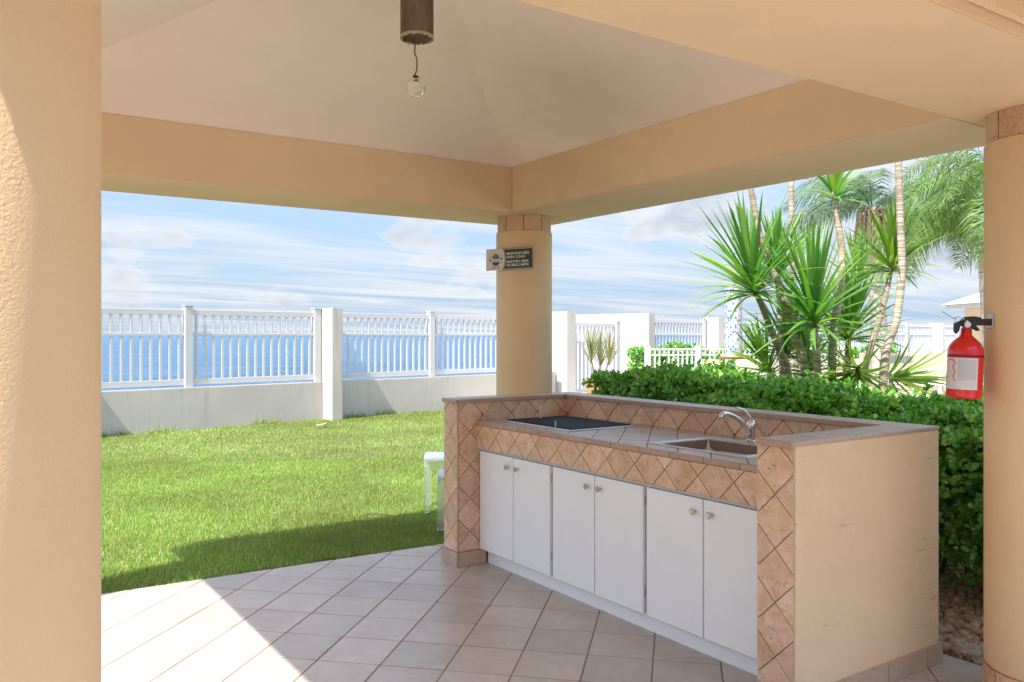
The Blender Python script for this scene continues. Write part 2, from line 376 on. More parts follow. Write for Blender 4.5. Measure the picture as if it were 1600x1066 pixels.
# ------------------------------------------------------------------ ground and sea
WD = Vector((.9860, .1667, 0)); WNN = Vector((-.1667, .9860, 0)); W0 = Vector((1.847, 13.34, 0)); WRZ = math.atan2(WD.y, WD.x)
def wl_pt(t, n=0, h=0): return W0 + WD*t + WNN*n + Vector((0, 0, h))
g = [wl_pt(-400, .1), wl_pt(400, .1), Vector((400, -300, 0)), Vector((-400, -300, 0))]
bm = bmesh.new(); top = [bm.verts.new((p.x, p.y, -.03)) for p in g]; bot = [bm.verts.new((p.x, p.y, -3)) for p in g]
bm.faces.new(top)
for i in range(4): bm.faces.new((top[i], bot[i], bot[(i+1) % 4], top[(i+1) % 4]))
tag(mobj('ground', bm_mesh(bm, 'ground'), m_soil), kind='structure')
tag(mobj('sea', pymesh('sea', [(-4000, -50, -1.6), (4500, -50, -1.6), (4500, 7000, -1.6), (-4000, 7000, -1.6)], [(0, 1, 2, 3)]), m_sea), kind='structure')
dk = [Vector((6.9, -12, -.018)), Vector((60, -12, -.018)), wl_pt(60, -.05, -.018), wl_pt(6.6, -.05, -.018)]
tag(mobj('pool_deck', pymesh('deck', dk, [(0, 1, 2, 3)]), m_deck), kind='structure')

# ------------------------------------------------------------------ tiles
def clip(poly, a, b, c):                # keep a*x+b*y<=c
    out = []
    for i in range(len(poly)):
        p, q = poly[i], poly[(i+1) % len(poly)]
        dp, dq = a*p[0]+b*p[1]-c, a*q[0]+b*q[1]-c
        if dp <= 0: out.append(p)
        if (dp < 0 < dq) or (dq < 0 < dp):
            s = dp/(dp-dq); out.append((p[0]+(q[0]-p[0])*s, p[1]+(q[1]-p[1])*s))
    return out
def clip_rect(poly, r):
    for a, b, c in ((-1, 0, -r[0]), (1, 0, r[2]), (0, -1, -r[1]), (0, 1, r[3])):
        if len(poly) < 3: return []
        poly = clip(poly, a, b, c)
    return poly if len(poly) >= 3 else []
def area(p): return .5*sum(p[i][0]*p[(i+1) % len(p)][1]-p[(i+1) % len(p)][0]*p[i][1] for i in range(len(p)))
TC = {}
def tile_obj(name, polys, fr, th, mat, parent, bev=.0016):
    o, ux, uy, n = fr
    allp = [p for q in polys for p in q]; cx = sum(p[0] for p in allp)/len(allp); cy = sum(p[1] for p in allp)/len(allp)
    loc = [[(round(p[0]-cx, 4), round(p[1]-cy, 4)) for p in q] for q in polys]
    key = (str(loc), th, mat.name)
    if key not in TC:
        v, f = [], []
        for q in loc:
            k = len(q); b = len(v); mx_, my_ = sum(p[0] for p in q)/k, sum(p[1] for p in q)/k
            dmax = max(math.hypot(p[0]-mx_, p[1]-my_) for p in q) or 1
            s = 1-min(.3, bev/dmax*1.4) if len(loc) == 1 else 1
            v += [(p[0], p[1], 0) for p in q] + [(p[0], p[1], th-bev) for p in q] + [(mx_+(p[0]-mx_)*s, my_+(p[1]-my_)*s, th) for p in q]
            f.append(tuple(b+2*k+i for i in range(k)))
            for i in range(k):
                j = (i+1) % k
                f.append((b+i, b+j, b+k+j, b+k+i)); f.append((b+k+i, b+k+j, b+2*k+j, b+2*k+i))
        me = pymesh('tile', v, f); me.materials.append(mat); TC[key] = me
    M = Matrix((ux, uy, n)).transposed().to_4x4()
    jit = Matrix.Translation((0, 0, random.uniform(-.0004, .0004))) @ Matrix.Rotation(random.uniform(-.004, .004), 4, 'X') @ Matrix.Rotation(random.uniform(-.004, .004), 4, 'Y')
    M = Matrix.Translation(o+ux*cx+uy*cy) @ M @ jit
    return mobj(name, TC[key], None, parent, M)
def diamond_field(name, rects, fr, vert, side, gap, th, mat, parent, extra=None, amin=.0003, pick=None):
    d = side*math.sqrt(2)/2             # half diagonal
    x0 = min(r[0] for r in rects); x1 = max(r[2] for r in rects); y0 = min(r[1] for r in rects); y1 = max(r[3] for r in rects)
    hd = d - gap/math.sqrt(2); out = []
    for i in range(int((x0-vert[0])/d)-2, int((x1-vert[0])/d)+3):
        for j in range(int((y0-vert[1])/d)-2, int((y1-vert[1])/d)+3):
            if (i+j) % 2 == 0: continue
            c = (vert[0]+i*d, vert[1]+j*d)
            q0 = [(c[0]+hd, c[1]), (c[0], c[1]+hd), (c[0]-hd, c[1]), (c[0], c[1]-hd)]
            ps = []
            for r in rects:
                q = clip_rect(q0, r)
                for e in (extra or []):
                    if len(q) >= 3: q = clip(q, *e)
                if len(q) >= 3 and area(q) > amin: ps.append(q)
            if not ps: continue
            out.append((c, ps))
    for c, ps in out:
        if pick is None or pick(c): tile_obj(name, ps, fr, th, mat, parent)
    return out
X_, Y_, Z_ = Vector((1, 0, 0)), Vector((0, 1, 0)), Vector((0, 0, 1))

# ------------------------------------------------------------------ pavilion floor
fl = box('floor', (-.75, -2.6, -.12), (3.745, 5.05, .0022), m_fgrout)
tag(fl, kind='structure')
bm = bmesh.new()
wedge = [bm.verts.new(p) for p in ((-.75, 5.05, -.12), (4.05, 5.05, -.12), (4.05, 5.022, -.12), (-.75, 5.21, -.12))]
# the lawn edge of the slab runs a little askew
FE = (.0391, 1.0, 5.185)                # .0391*X + Y <= 5.185
me = pymesh('floor', [(-.75, 5.05, -.12), (3.4, 5.05, -.12), (-.75, 5.214, -.12), (-.75, 5.05, .0022), (3.4, 5.05, .0022), (-.75, 5.214, .0022)], [(3, 4, 5), (0, 2, 1), (0, 1, 4, 3), (1, 2, 5, 4), (2, 0, 3, 5)])
bm.free()
mobj('floor_edge', me, m_fgrout, fl)
PT = .293
ffr = (Vector((0, 0, -.004)), X_, Y_, Z_)
def fvis(c):
    x = CF*c[0]-SF*c[1]; z = SF*c[0]+CF*c[1]
    if z < 2.6: return False
    return -.68 < x/z < .68 and c[0] < 3.3
rest = []
fv = (2.397-PT*math.sqrt(2)/2, 3.161)
allt = diamond_field('tile', [(-.75, -2.6, 3.74, 5.25)], ffr, fv, PT, .007, .008, m_ftile, fl, [FE], pick=fvis)
v, f = [], []
for c, ps in allt:
    if fvis(c): continue
    for q in ps:
        b = len(v); k = len(q)
        v += [(p[0], p[1], .004) for p in q] + [(p[0], p[1], -.004) for p in q]; f.append(tuple(range(b, b+k)))
        f += [(b+k+i, b+k+(i+1) % k, b+(i+1) % k, b+i) for i in range(k)]
tag(mobj('distant_tiles', pymesh('distant_tiles', v, f), m_ftile, fl), kind='stuff')

# ------------------------------------------------------------------ pavilion
IX0, IX1, IY0, IY1 = .18, 3.30, 1.79, 4.91; BW = .64; HB = 2.31; HT = 2.636; SL = .445
pav = thing('pavilion', 'beige stucco garden pavilion with round columns and hipped ceiling over the barbecue counter', 'pavilion', (1.74, 3.35, 0))
OX0, OX1, OY0, OY1 = IX0-.45, IX1+BW, IY0-.60, IY1+BW-.02
box('beam', (OX0, IY1, HB), (OX1, OY1, HT), m_beam, pav, .006)
box('beam', (OX0, OY0, HB), (OX1, IY0, HT), m_beam, pav, .006)
box('beam', (IX1, IY0+.002, HB+.0015), (OX1-.002, IY1-.002, HT), m_beam, pav, .006)
box('beam', (OX0+.002, IY0+.002, HB+.0015), (IX0, IY1-.002, HT), m_beam, pav, .006)
for lo, hi in (((OX0-.035, OY0-.035, HB+.035), (OX1+.035, OY0-.002, HT)), ((OX0-.035, OY1+.002, HB+.035), (OX1+.035, OY1+.035, HT)),
               ((OX1+.002, OY0, HB+.035), (OX1+.035, OY1, HT)), ((OX0-.035, OY0, HB+.035), (OX0-.002, OY1, HT))):
    box('fascia', lo, hi, m_beam, pav, .004)
box('eave', (OX0-.03, .58, HB+.085), (OX1+.03, OY0-.037, HB+.13), m_beam, pav, .004)
box('eave_fascia', (OX0-.03, .55, HB+.06), (OX1+.03, .578, HT-.03), m_beam, pav, .004)
AX, AY = (IX0+IX1)/2, (IY0+IY1)/2; AH = HT + SL*(IX1-IX0)/2
CM = .04; ci = [(IX0-CM, IY0-CM), (IX1+CM, IY0-CM), (IX1+CM, IY1+CM), (IX0-CM, IY1+CM)]
co_ = [(OX0-.06, OY0-.06), (OX1+.06, OY0-.06), (OX1+.06, OY1+.06), (OX0-.06, OY1+.06)]
for i in range(4):
    a, b = ci[i], ci[(i+1) % 4]
    v = [(a[0], a[1], HT-.003-SL*CM), (b[0], b[1], HT-.003-SL*CM), (AX, AY, AH), (a[0], a[1], HT+.03), (b[0], b[1], HT+.03), (AX, AY, AH+.05)]
    mobj('ceiling_panel', pymesh('ceiling_panel', v, [(0, 2, 1), (3, 4, 5), (0, 1, 4, 3), (1, 2, 5, 4), (2, 0, 3, 5)]), m_ceil, pav)
    a, b = co_[i], co_[(i+1) % 4]
    v = [(a[0], a[1], HT+.002), (b[0], b[1], HT+.002), (a[0], a[1], HT+.05), (b[0], b[1], HT+.05), (AX, AY, AH+.42)]
    c_, d_ = ci[i], ci[(i+1) % 4]
    v += [(c_[0], c_[1], HT+.002), (d_[0], d_[1], HT+.002)]
    mobj('roof_slope', pymesh('roof_slope', v, [(0, 1, 6, 5), (0, 2, 3, 1), (2, 4, 3)]), m_roof, pav)
def ring_tiles(parent, cx, cy, r, z0, z1, n, ph=0):
    for k in range(n):
        a0 = 2*PI*k/n+ph; da = 2*PI/n-.006/r; m = 5; v = []
        for rr in (r-.012, r):
            for z in (z0, z1):
                for i in range(m): v.append((rr*math.cos(da*i/(m-1)-da/2), rr*math.sin(da*i/(m-1)-da/2), z))
        f = []
        for i in range(m-1):
            f += [(2*m+i, 2*m+i+1, 3*m+i+1, 3*m+i), (m+i, m+i+1, i+1, i), (2*m+i+1, 2*m+i, i, i+1), (3*m+i, 3*m+i+1, m+i+1, m+i)]
        f += [(0, m, 3*m, 2*m), (m-1, 3*m-1, 4*m-1, 2*m-1)]
        key = ('ring', round(r, 4), round(z1-z0, 4), n)
        if key not in TC:
            me = pymesh('tile', [(p[0], p[1], p[2]-z0) for p in v], f); me.materials.append(m_ctile); TC[key] = me
        mobj('tile', TC[key], None, parent, Matrix.Translation((cx, cy, z0)) @ Matrix.Rotation(a0, 4, 'Z'))
RC = .206
for cx, cy, lab in ((3.53, 5.09, 'column behind the counter, with the sign'), (3.525, 1.545, 'column at the right, with the fire extinguisher'), (.005, 1.55, 'near column at the left edge of the view'), (-.04, 5.09, 'far left column')):
    M = Matrix.Translation((cx, cy, 0))
    c = lathe_obj('column', [(RC-.008, .155), (RC, .165), (RC, HB-.118), (RC-.006, HB-.110)], m_coln, pav, M, 72)
    c['label'] = 'round stucco ' + lab
    lathe_obj('core', [(RC-.022, -.02), (RC-.022, HB+.0)], m_grout, c, M, 40)
    ring_tiles(c, cx, cy, RC-.009, HB-.108, HB-.001, 9, .25)
    ring_tiles(c, cx, cy, RC+.004, .002, .153, 9, .25)

# ------------------------------------------------------------------ hanging lamp
lp = thing('hanging_lamp', 'rusty brown ceiling pipe with a bare glass bulb dangling from its wire', 'lamp', (AX, AY, 2.775))
M = Matrix.Translation((AX, AY, 0))
bm = bmesh.new(); lathe(bm, [(.070, AH-.02), (.074, AH-.03), (.074, 2.775), (.068, 2.772), (.068, 3.0)], 40)
mobj('pipe', bm_mesh(bm, 'pipe'), m_pipe, lp, M, True)
bm = bmesh.new(); lathe(bm, [(.0745, 2.785), (.0755, 2.778), (.0745, 2.772)], 40)
for k in range(26):
    a = random.uniform(0, 2*PI); r = random.uniform(.066, .074); s = random.uniform(.003, .008)
    mm = bmesh.ops.create_icosphere(bm, subdivisions=1, radius=s, matrix=Matrix.Translation((r*math.cos(a), r*math.sin(a), 2.775)))
mobj('flaking_rim', bm_mesh(bm, 'rim'), simple('flaked_paint', (.45, .38, .30), .9), lp, M)
lathe_obj('pipe_bottom', [(.066, 2.80), (.066, 2.803)], m_pipe, lp, M, 30)
m_wire = simple('wire_brown', (.16, .10, .05), .7)
wp = [(AX-.008, AY, 2.80), (AX-.010, AY, 2.74), (AX-.011, AY, 2.705), (AX-.003, AY, 2.69), (AX-.0, AY, 2.66), (AX-.004, AY, 2.625), (AX-.016, AY+.004, 2.600), (AX-.006, AY, 2.592)]
tube('wire', smooth_path(wp, 4), .0032, m_wire, lp, 6)
tube('loose_wire', [(AX-.055, AY-.03, 2.78), (AX-.055, AY-.03, 2.72)], .001, m_wire, lp, 4)
BZ = 2.553
bm = bmesh.new()
pr = [(0, -.043)] + [(.043*math.sin(a), -.043*math.cos(a)) for a in [PI*k/14 for k in range(1, 13)]] + [(.012, .045), (.012, .052)]
lathe(bm, pr + [(.010, .052), (.010, .044)] + [(.034*math.sin(a), -.034*math.cos(a)) for a in [PI*k/14 for k in range(12, 0, -1)]] + [(0, -.034)], 32)
mobj('globe', bm_mesh(bm, 'globe'), m_glass, lp, Matrix.Translation((AX-.004, AY, BZ)), True)
lathe_obj('socket', [(.009, 0), (.012, .004), (.012, .014), (.005, .02)], m_wire, lp, Matrix.Translation((AX-.004, AY, BZ+.035)), 16)

# ------------------------------------------------------------------ barbecue counter
ctr = thing('barbecue_counter', 'tiled outdoor barbecue counter with six white cabinet doors, grill and sink', 'counter', (3.1, 3.35, 0))
XF, XB, XI = 2.63, 3.63, 3.48; YN0, YN1, YL0, YL1 = 2.02, 2.19, 4.52, 4.69; HW = 1.030; TH = .008
# masonry (tile faces stand proud of it)
box('end_wall', (XF+TH, YN0, 0), (XB, YN1-TH, HW), m_end, ctr, .004)
box('end_wall', (XF+TH, YL0+TH, 0), (XB, YL1, HW), m_end, ctr, .004)
box('back_wall', (XI+TH, YN1-TH+.001, 0), (XB-.001, YL0+TH-.001, HW-.001), m_end, ctr)
gm = m_grout
# grout beds just under the tile faces
box('tile_bed', (XF+.0035, YN0+.004, .0), (XF+TH, YN1-.0035, HW), gm, ctr)
box('tile_bed', (XF+.0035, YL0+.0035, .0), (XF+TH, YL1-.004, HW), gm, ctr)
box('tile_bed', (XF+TH, YL0+.0035, .0), (XI, YL0+TH, HW), gm, ctr)
box('tile_bed', (XI+.0035, YN1+.001, .88), (XI+TH, YL0-.001, HW), gm, ctr)
box('tile_bed', (XF+TH, YN1-TH, .0), (XI, YN1-.0035, HW), gm, ctr)
XC = 2.775                              # face of the band above the doors
box('tile_bed', (XC+.0035, YN1, .735), (XC+.05, YL0, .878), gm, ctr)
D = .147; G = .004; T_ = .0045
# frames: origin, ux, uy, n
FN = lambda x, y: (Vector((x, y, 0)))
def fxneg(x): return (Vector((x, 0, 0)), -Y_, Z_, -X_)      # plane x, facing -X ; u = -Y
r = (-YN1, .095, -YN0-.003, HW)
diamond_field('tile', [r], fxneg(XF+.0035), (-(YN0+YN1)/2, .63), D, G, T_, m_tile, ctr)
r = (-YL1, .095, -YL0, HW)
diamond_field('tile', [r], fxneg(XF+.0035), (-(YL0+YL1)/2, .63), D, G, T_, m_tile, ctr)
fy = (Vector((0, YL0+.0035, 0)), X_, Z_, -Y_)
diamond_field('tile', [(XF, .095, XC+.03, HW), (XC+.03, .88, XI, HW)], fy, (2.72, .63), D, G, T_, m_tile, ctr)
fy2 = (Vector((0, YN1-.0035, 0)), -X_, Z_, Y_)
diamond_field('tile', [(-XI, .91, -XF-.001, HW)], fy2, (-2.9, .9), D, G, T_, m_tile, ctr)
diamond_field('tile', [(-YL0, .905, -YN1, HW)], fxneg(XI+.0035), (-3.67, .915), D, G, T_, m_tile, ctr)
diamond_field('tile', [(-YL0, .737, -YN1, .878)], fxneg(XC+.0035), (-2.85, .82), D, G, T_, m_tile, ctr)
# counter top with sink hole
SX0, SX1, SY0, SY1 = 2.915, 3.30, 2.52, 3.07
hx0, hx1, hy0, hy1 = SX0+.02, SX1-.02, SY0+.02, SY1-.02
XL = XC-.006
rects = [(XL+.018, YN1, hx0, YL0), (hx1, YN1, XI, YL0), (hx0, YN1, hx1, hy0), (hx0, hy1, hx1, YL0)]
for q in rects: box('counter_slab', (max(q[0], XC+.008), q[1], .860), (q[2], q[3], .9035), gm, ctr)
diamond_field('tile', rects, (Vector((0, 0, .9035)), X_, Y_, Z_), (2.77, 3.176), D, G, T_, m_ftile, ctr)
y = YN1
k = 0
while y < YL0-.01:
    y2 = min(y+.2085, YL0); box('edge_tile', (XL, y+.001, .880), (XL+.016, y2-.0015, .9085), m_cap, ctr, .003); y = y2
# cap tiles
CT = .016
def cap_run(lo, hi, axis, step, z=HW):
    a = lo[axis]
    while a < hi[axis]-.02:
        b = min(a+step, hi[axis]); 
        if hi[axis]-b < .05: b = hi[axis]
        l = list(lo); h = list(hi); l[axis] = a+.001; h[axis] = b-.0015
        box('cap_tile', (l[0], l[1], z), (h[0], h[1], z+CT), m_cap2 if False else m_capl, ctr, .003); a = b
m_capl = tilemat('wall_cap_tile', (.55, .46, .41), (.48, .39, .34), (.60, .51, .46), .3, .42, .3, .12)
cap_run((XI-.006, YN1+.002), (XB+.006, YL0-.002), 1, .2085)
cap_run((XF-.004, YN0-.001), (XB+.006, YN1+.001), 0, .2)
cap_run((XF-.004, YL0-.006), (XB+.006, YL1+.004), 0, .2)
for y0, y1 in ((YN0-.0015, YN1+.0015), (YL0-.0065, YL1+.0045)):
    box('edge_tile', (XF-.016, y0, HW-.008), (XF-.0045, y1, HW+CT+.0008), m_cap, ctr, .003)
box('edge_tile', (XI-.016, YN1+.002, HW-.006), (XI-.0065, YL0-.007, HW+CT+.0008), m_cap, ctr, .002)
box('edge_tile', (XF-.004, YL0-.016, HW-.006), (XI-.017, YL0-.0065, HW+CT+.0008), m_cap, ctr, .002)
box('edge_tile', (XF-.002, YL0-.004, .095), (XF+.008, YL0+.006, HW-.0075), m_cap, ctr, .002)
# skirting
def skirt(lo, hi): box('skirting_tile', (*lo, .001), (*hi, .092), m_skirt, ctr, .004)
skirt((XF-.014, YL0-.014), (XF+.002, YL1+.010)); skirt((XF+.003, YL0-.014), (XC+.06, YL0+.002)); skirt((XF+.003, YL1-.001), (XB+.01, YL1+.012))
skirt((XF-.014, YN0-.013), (XF+.002, YN1-.001))
a = XF+.003
while a < XB-.02:
    b = min(a+.295, XB+.012); skirt((a, YN0-.013), (b-.002, YN0+.001)); a = b
skirt((XB-.001, YN0), (XB+.012, YN1+.1))
# cabinet
DX = 2.79
box('carcass', (DX+.022, YN1, .10), (XI, YL0-.001, .735), m_gap, ctr)
box('toe_kick', (2.845, YN1+.001, .0), (2.865, YL0-.015, .102), m_white, ctr, .001)
box('carcass_top', (DX+.004, YN1+.001, .722), (DX+.03, YL0-.001, .7365), m_gap, ctr)
y1 = YL0-.004; dw = (y1-2.245)/6
for i in range(6):
    a, b = y1-dw*(i+1), y1-dw*i
    ga = .004 if i % 2 == 0 else .014; gb = .004 if i % 2 else .014
    if i == 0: gb = .002
    dr = box('cabinet_door', (DX, a+ga, .098), (DX+.019, b-gb, .716), m_white, ctr, .0015)
    dr['label'] = 'white flat cabinet door, number %d of six from the grill end' % (i+1) if False else ['white door at the left end, under the grill', 'second white door from the left', 'third white door from the left', 'fourth white door from the left', 'fifth white door, under the sink', 'white door at the right end beside the tiled pier'][i]
    ky = (a+ga+.045) if i % 2 == 0 else (b-gb-.045)
    lathe_obj('knob', [(.006, 0), (.0055, .012), (.008, .015), (.0145, .019), (.0155, .023), (.012, .027)], m_nickel, dr, Matrix.Translation((DX, ky, .655)) @ Matrix.Rotation(-PI/2, 4, 'Y'), 20)
    for hz_ in (.18, .62):
        hy = b-gb+.0 if i % 2 == 0 else a+ga
        box('hinge', (DX+.012, hy-.003, hz_), (DX+.028, hy+.003, hz_+.05), m_nickel, dr)
# grill
GX0, GX1, GY0, GY1 = 2.90, 3.36, 3.72, 4.38; ZC = .9085
gr = box('grill', (GX0, GY0, ZC), (GX1, GY1, ZC+.003), m_black, ctr); gr['label'] = 'black grill grate set in a steel rim'
for lo, hi in (((GX0-.02, GY0-.02), (GX0, GY1+.02)), ((GX1, GY0-.02), (GX1+.02, GY1+.02)), ((GX0, GY0-.02), (GX1, GY0)), ((GX0, GY1), (GX1, GY1+.02))):
    box('grill_frame', (*lo, ZC), (*hi, ZC+.006), m_steel, gr, .0015)
yy = GY0+.012
while yy < GY1-.01:
    box('grate_bar', (GX0+.003, yy, ZC+.004), (GX1-.003, yy+.007, ZC+.011), m_black, gr); yy += .0155
for xx in (GX0+.11, GX1-.11): box('cross_bar', (xx, GY0+.004, ZC+.0035), (xx+.008, GY1-.004, ZC+.0075), m_black, gr)
p = Vector((3.13, 4.33, 0)); lathe_obj('rod', [(.0075, ZC), (.0075, ZC+.088), (.006, ZC+.091)], simple('rod_enamel', (.62, .58, .52), .4), gr, Matrix.Translation(p), 14)
p = Vector((2.905, 3.87, 0)); lathe_obj('rod', [(.005, ZC), (.005, ZC+.045)], m_nickel, gr, Matrix.Translation(p), 12)
# sink
bm = bmesh.new()
def rrect(x0, y0, x1, y1, r, z, n=5):
    out = []
    for cx, cy, a0 in ((x1-r, y1-r, 0), (x0+r, y1-r, PI/2), (x0+r, y0+r, PI), (x1-r, y0+r, 1.5*PI)):
        for k in range(n+1):
            a = a0+PI/2*k/n; out.append(bm.verts.new((cx+r*math.cos(a), cy+r*math.sin(a), z)))
    return out
L = [rrect(SX0-.025, SY0-.03, SX1+.06, SY1+.03, .03, ZC), rrect(SX0-.023, SY0-.028, SX1+.058, SY1+.028, .03, ZC+.004), rrect(SX0+.002, SY0+.002, SX1-.002, SY1-.002, .05, ZC+.004),
     rrect(SX0+.006, SY0+.006, SX1-.006, SY1-.006, .05, ZC-.004), rrect(SX0+.022, SY0+.022, SX1-.022, SY1-.022, .055, ZC-.14), rrect(SX0+.05, SY0+.05, SX1-.05, SY1-.05, .04, ZC-.152), rrect(SX0+.18, SY0+.24, SX1-.18, SY1-.24, .012, ZC-.156)]
for a, b in zip(L, L[1:]):
    n = len(a)
    for k in range(n): bm.faces.new((a[k], a[(k+1) % n], b[(k+1) % n], b[k]))
bm.faces.new(L[-1])
sk = mobj('sink', bm_mesh(bm, 'sink'), m_sink, ctr, None, True); sk['label'] = 'stainless steel drop-in sink basin'
lathe_obj('drain', [(.04, 0), (.042, .003), (.02, .004)], m_chrome, sk, Matrix.Translation(((SX0+SX1)/2, (SY0+SY1)/2, ZC-.155)), 24)
# faucet
fx, fyv = 3.335, 2.815
fa = lathe_obj('faucet', [(.030, 0), (.030, .006), (.022, .012), (.020, .05), (.024, .075), (.022, .10), (.012, .112)], m_chrome, ctr, Matrix.Translation((fx, fyv, ZC+.004)), 28)
fa['label'] = 'chrome single-lever faucet with curved spout'
box('base_plate', (fx-.02, fyv-.08, ZC+.0045), (fx+.02, fyv+.08, ZC+.0095), m_chrome, fa, .002)
tube('spout', smooth_path([(fx-.01, fyv, ZC+.045), (fx-.04, fyv+.005, ZC+.085), (fx-.09, fyv+.008, ZC+.125), (fx-.15, fyv+.01, ZC+.15), (fx-.195, fyv+.012, ZC+.152), (fx-.205, fyv+.012, ZC+.135)], 5), [.013]*20+[.011]*6 if False else .0125, m_chrome, fa, 14)
tube('lever', smooth_path([(fx, fyv, ZC+.105), (fx-.015, fyv+.004, ZC+.135), (fx-.05, fyv+.01, ZC+.165), (fx-.09, fyv+.016, ZC+.178)], 5), .0075, m_chrome, fa, 10)

# ------------------------------------------------------------------ sign on the column
def text_mesh(s, size):
    cu_ = bpy.data.curves.new('lettering', 'FONT'); cu_.body = s; cu_.size = size; cu_.extrude = .0004; cu_.offset = size*.016
    cu_.resolution_u = 3
    o = bpy.data.objects.new('tmp', cu_); COL.objects.link(o); dg = bpy.context.evaluated_depsgraph_get(); dg.update()
    me = bpy.data.meshes.new_from_object(o.evaluated_get(dg)); bpy.data.objects.remove(o); me.materials.clear(); return me
cN = Vector((-.54, -.84)); cT = Vector((.84, -.54))
colc = Vector((3.53, 5.09))
nW = (cw(cN.x, cN.y)).normalized(); tW = (cw(cT.x, cT.y)).normalized()
sc_ = Vector((colc.x, colc.y, 1.992)) + nW*(RC+.009) + tW*.012
SM = Matrix((tW, Z_, nW)).transposed().to_4x4(); SM.translation = sc_
sg = thing('sign', 'small metal and black bilingual barbecue notice on the column behind the counter', 'sign', sc_)
SW, SH = .405, .156
def smo(name, me, mat, M): return mobj(name, me, mat, sg, SM @ M)
smo('backing_plate', box_me(SW, SH, .004, .001, m_signm), None, Matrix.Translation((0, 0, .002)))
# dark field right part with curved left boundary
def plate(pts, z0, z1):
    n = len(pts); v = [(x, y, z0) for x, y in pts]+[(x, y, z1) for x, y in pts]
    return pymesh('plate', v, [tuple(range(n, 2*n)), tuple(reversed(range(n)))]+[(i, (i+1) % n, n+(i+1) % n, n+i) for i in range(n)])
x0 = -SW/2+.142; x1 = SW/2-.001
def dark(mg): return [(x1-mg, -SH/2+mg+.001), (x1-mg, SH/2-mg-.001)] + [(x0+mg+.022*(1-(yy/(SH/2))**2), yy) for yy in [(SH/2-mg-.001)*(1-k/6) - (SH/2-mg-.001)*(k/6) for k in range(0, 7)]]
smo('black_border', plate(dark(0), 0, .0006), m_signd, Matrix.Translation((0, 0, .004)))
smo('silver_border', plate(dark(.004), 0, .0006), m_signm, Matrix.Translation((0, 0, .0046)))
smo('dark_field', plate(dark(.008), 0, .0006), m_signd, Matrix.Translation((0, 0, .0052)))
for s, yy in (('MAINTAIN BBQ', .030), ('AREA CLEAN', .005), ('MANTEN AREA', -.028), ('DE BBQ LIMPIA', -.053)):
    me = text_mesh(s, .0255); w_ = max(v.co.x for v in me.vertices)
    tgt = {'MAINTAIN BBQ': .190, 'AREA CLEAN': .158, 'MANTEN AREA': .188, 'DE BBQ LIMPIA': .190}[s]
    smo('lettering', me, m_signw, Matrix.Translation((x0+.037, yy, .0062)) @ Matrix.Diagonal((tgt/w_, 1.0, 1, 1)))
bm = bmesh.new()                        # emblem: kettle grill with open lid, food and sparks
def bpoly(pts, z=0.0):
    vs = [bm.verts.new((x, y, z)) for x, y in pts]; bm.faces.new(vs)
lid = [(.030*math.cos(a), .013+.026*math.sin(a)) for a in [PI*k/12 for k in range(13)]]; bpoly(lid)
bpoly([(-.029, .011), (-.027, .004), (-.018, .007), (-.010, .002), (0, .006), (.010, .002), (.018, .007), (.027, .004), (.029, .011)])
bowl = [(.032*math.cos(a), -.020+.022*math.sin(a)) for a in [PI+PI*k/12 for k in range(13)]]; bpoly(bowl)
for sx, ex in ((-.016, -.030), (0, 0), (.016, .030)):
    bpoly([(sx-.0025, -.040), (ex-.0025, -.068), (ex+.0025, -.068), (sx+.0025, -.040)])
for k in range(6):
    x = -.027+.0098*k; bpoly([(x, -.018), (x+.009, -.006), (x+.013, -.006), (x+.004, -.018)])
bpoly([(-.004, .038), (-.004, .043), (.004, .043), (.004, .038)])
for x, y, s in ((-.047, -.003, .009), (-.051, .012, .005), (-.044, .026, .004), (.048, .006, .009), (.054, .024, .005), (.044, .030, .004)):
    bpoly([(x-s, y), (x, y-s*1.1), (x+s, y), (x, y+s*1.1)])
smo('grill_emblem', bm_mesh(bm, 'emblem'), m_signd, Matrix.Translation((-SW/2+.086, 0, .0046)))
bm = bmesh.new()
for yy, w_ in ((.022, .022), (.029, .017)): 
    bpoly([(-w_, yy), (w_, yy), (w_*.9, yy+.002), (-w_*.9, yy+.002)])
smo('emblem_highlight', bm_mesh(bm, 'hl'), m_signm, Matrix.Translation((-SW/2+.086, 0, .0050)))

# ------------------------------------------------------------------ fire extinguisher
ez = 3.25; ep = at(1506, ez, 623)
ex = thing('fire_extinguisher', 'red fire extinguisher with white instruction label hanging on the right column', 'fire extinguisher', ep)
lean = Matrix.Rotation(math.radians(2.2), 4, Vector((SF, CF, 0)))
EM = Matrix.Translation(ep) @ lean
def eo(name, me, mat, M=None, sm=False): return mobj(name, me, mat, ex, EM @ (M or Matrix.Identity(4)), sm)
R_ = .0630
bm = bmesh.new(); lathe(bm, [(0, .004), (.045, 0), (R_-.003, .004), (R_, .012), (R_, .185), (R_-.003, .200), (R_-.012, .216), (R_-.026, .231), (.026, .240), (.020, .248), (.019, .272), (0, .272)], 48)
eo('tank', bm_mesh(bm, 'tank'), m_red, None, True)
# direction toward camera in extinguisher frame
tc_ = (Vector((0, 0, 0))-Vector((ep.x, ep.y, 0))).normalized(); A0 = math.atan2(tc_.y, tc_.x)
def curved(a0, a1, z0, z1, r, n=14):
    v = []; f = []
    for i in range(n+1):
        a = A0+a0+(a1-a0)*i/n; v += [(r*math.cos(a), r*math.sin(a), z0), (r*math.cos(a), r*math.sin(a), z1)]
    for i in range(n): f.append((2*i, 2*i+2, 2*i+3, 2*i+1))
    return pymesh('label', v, f)
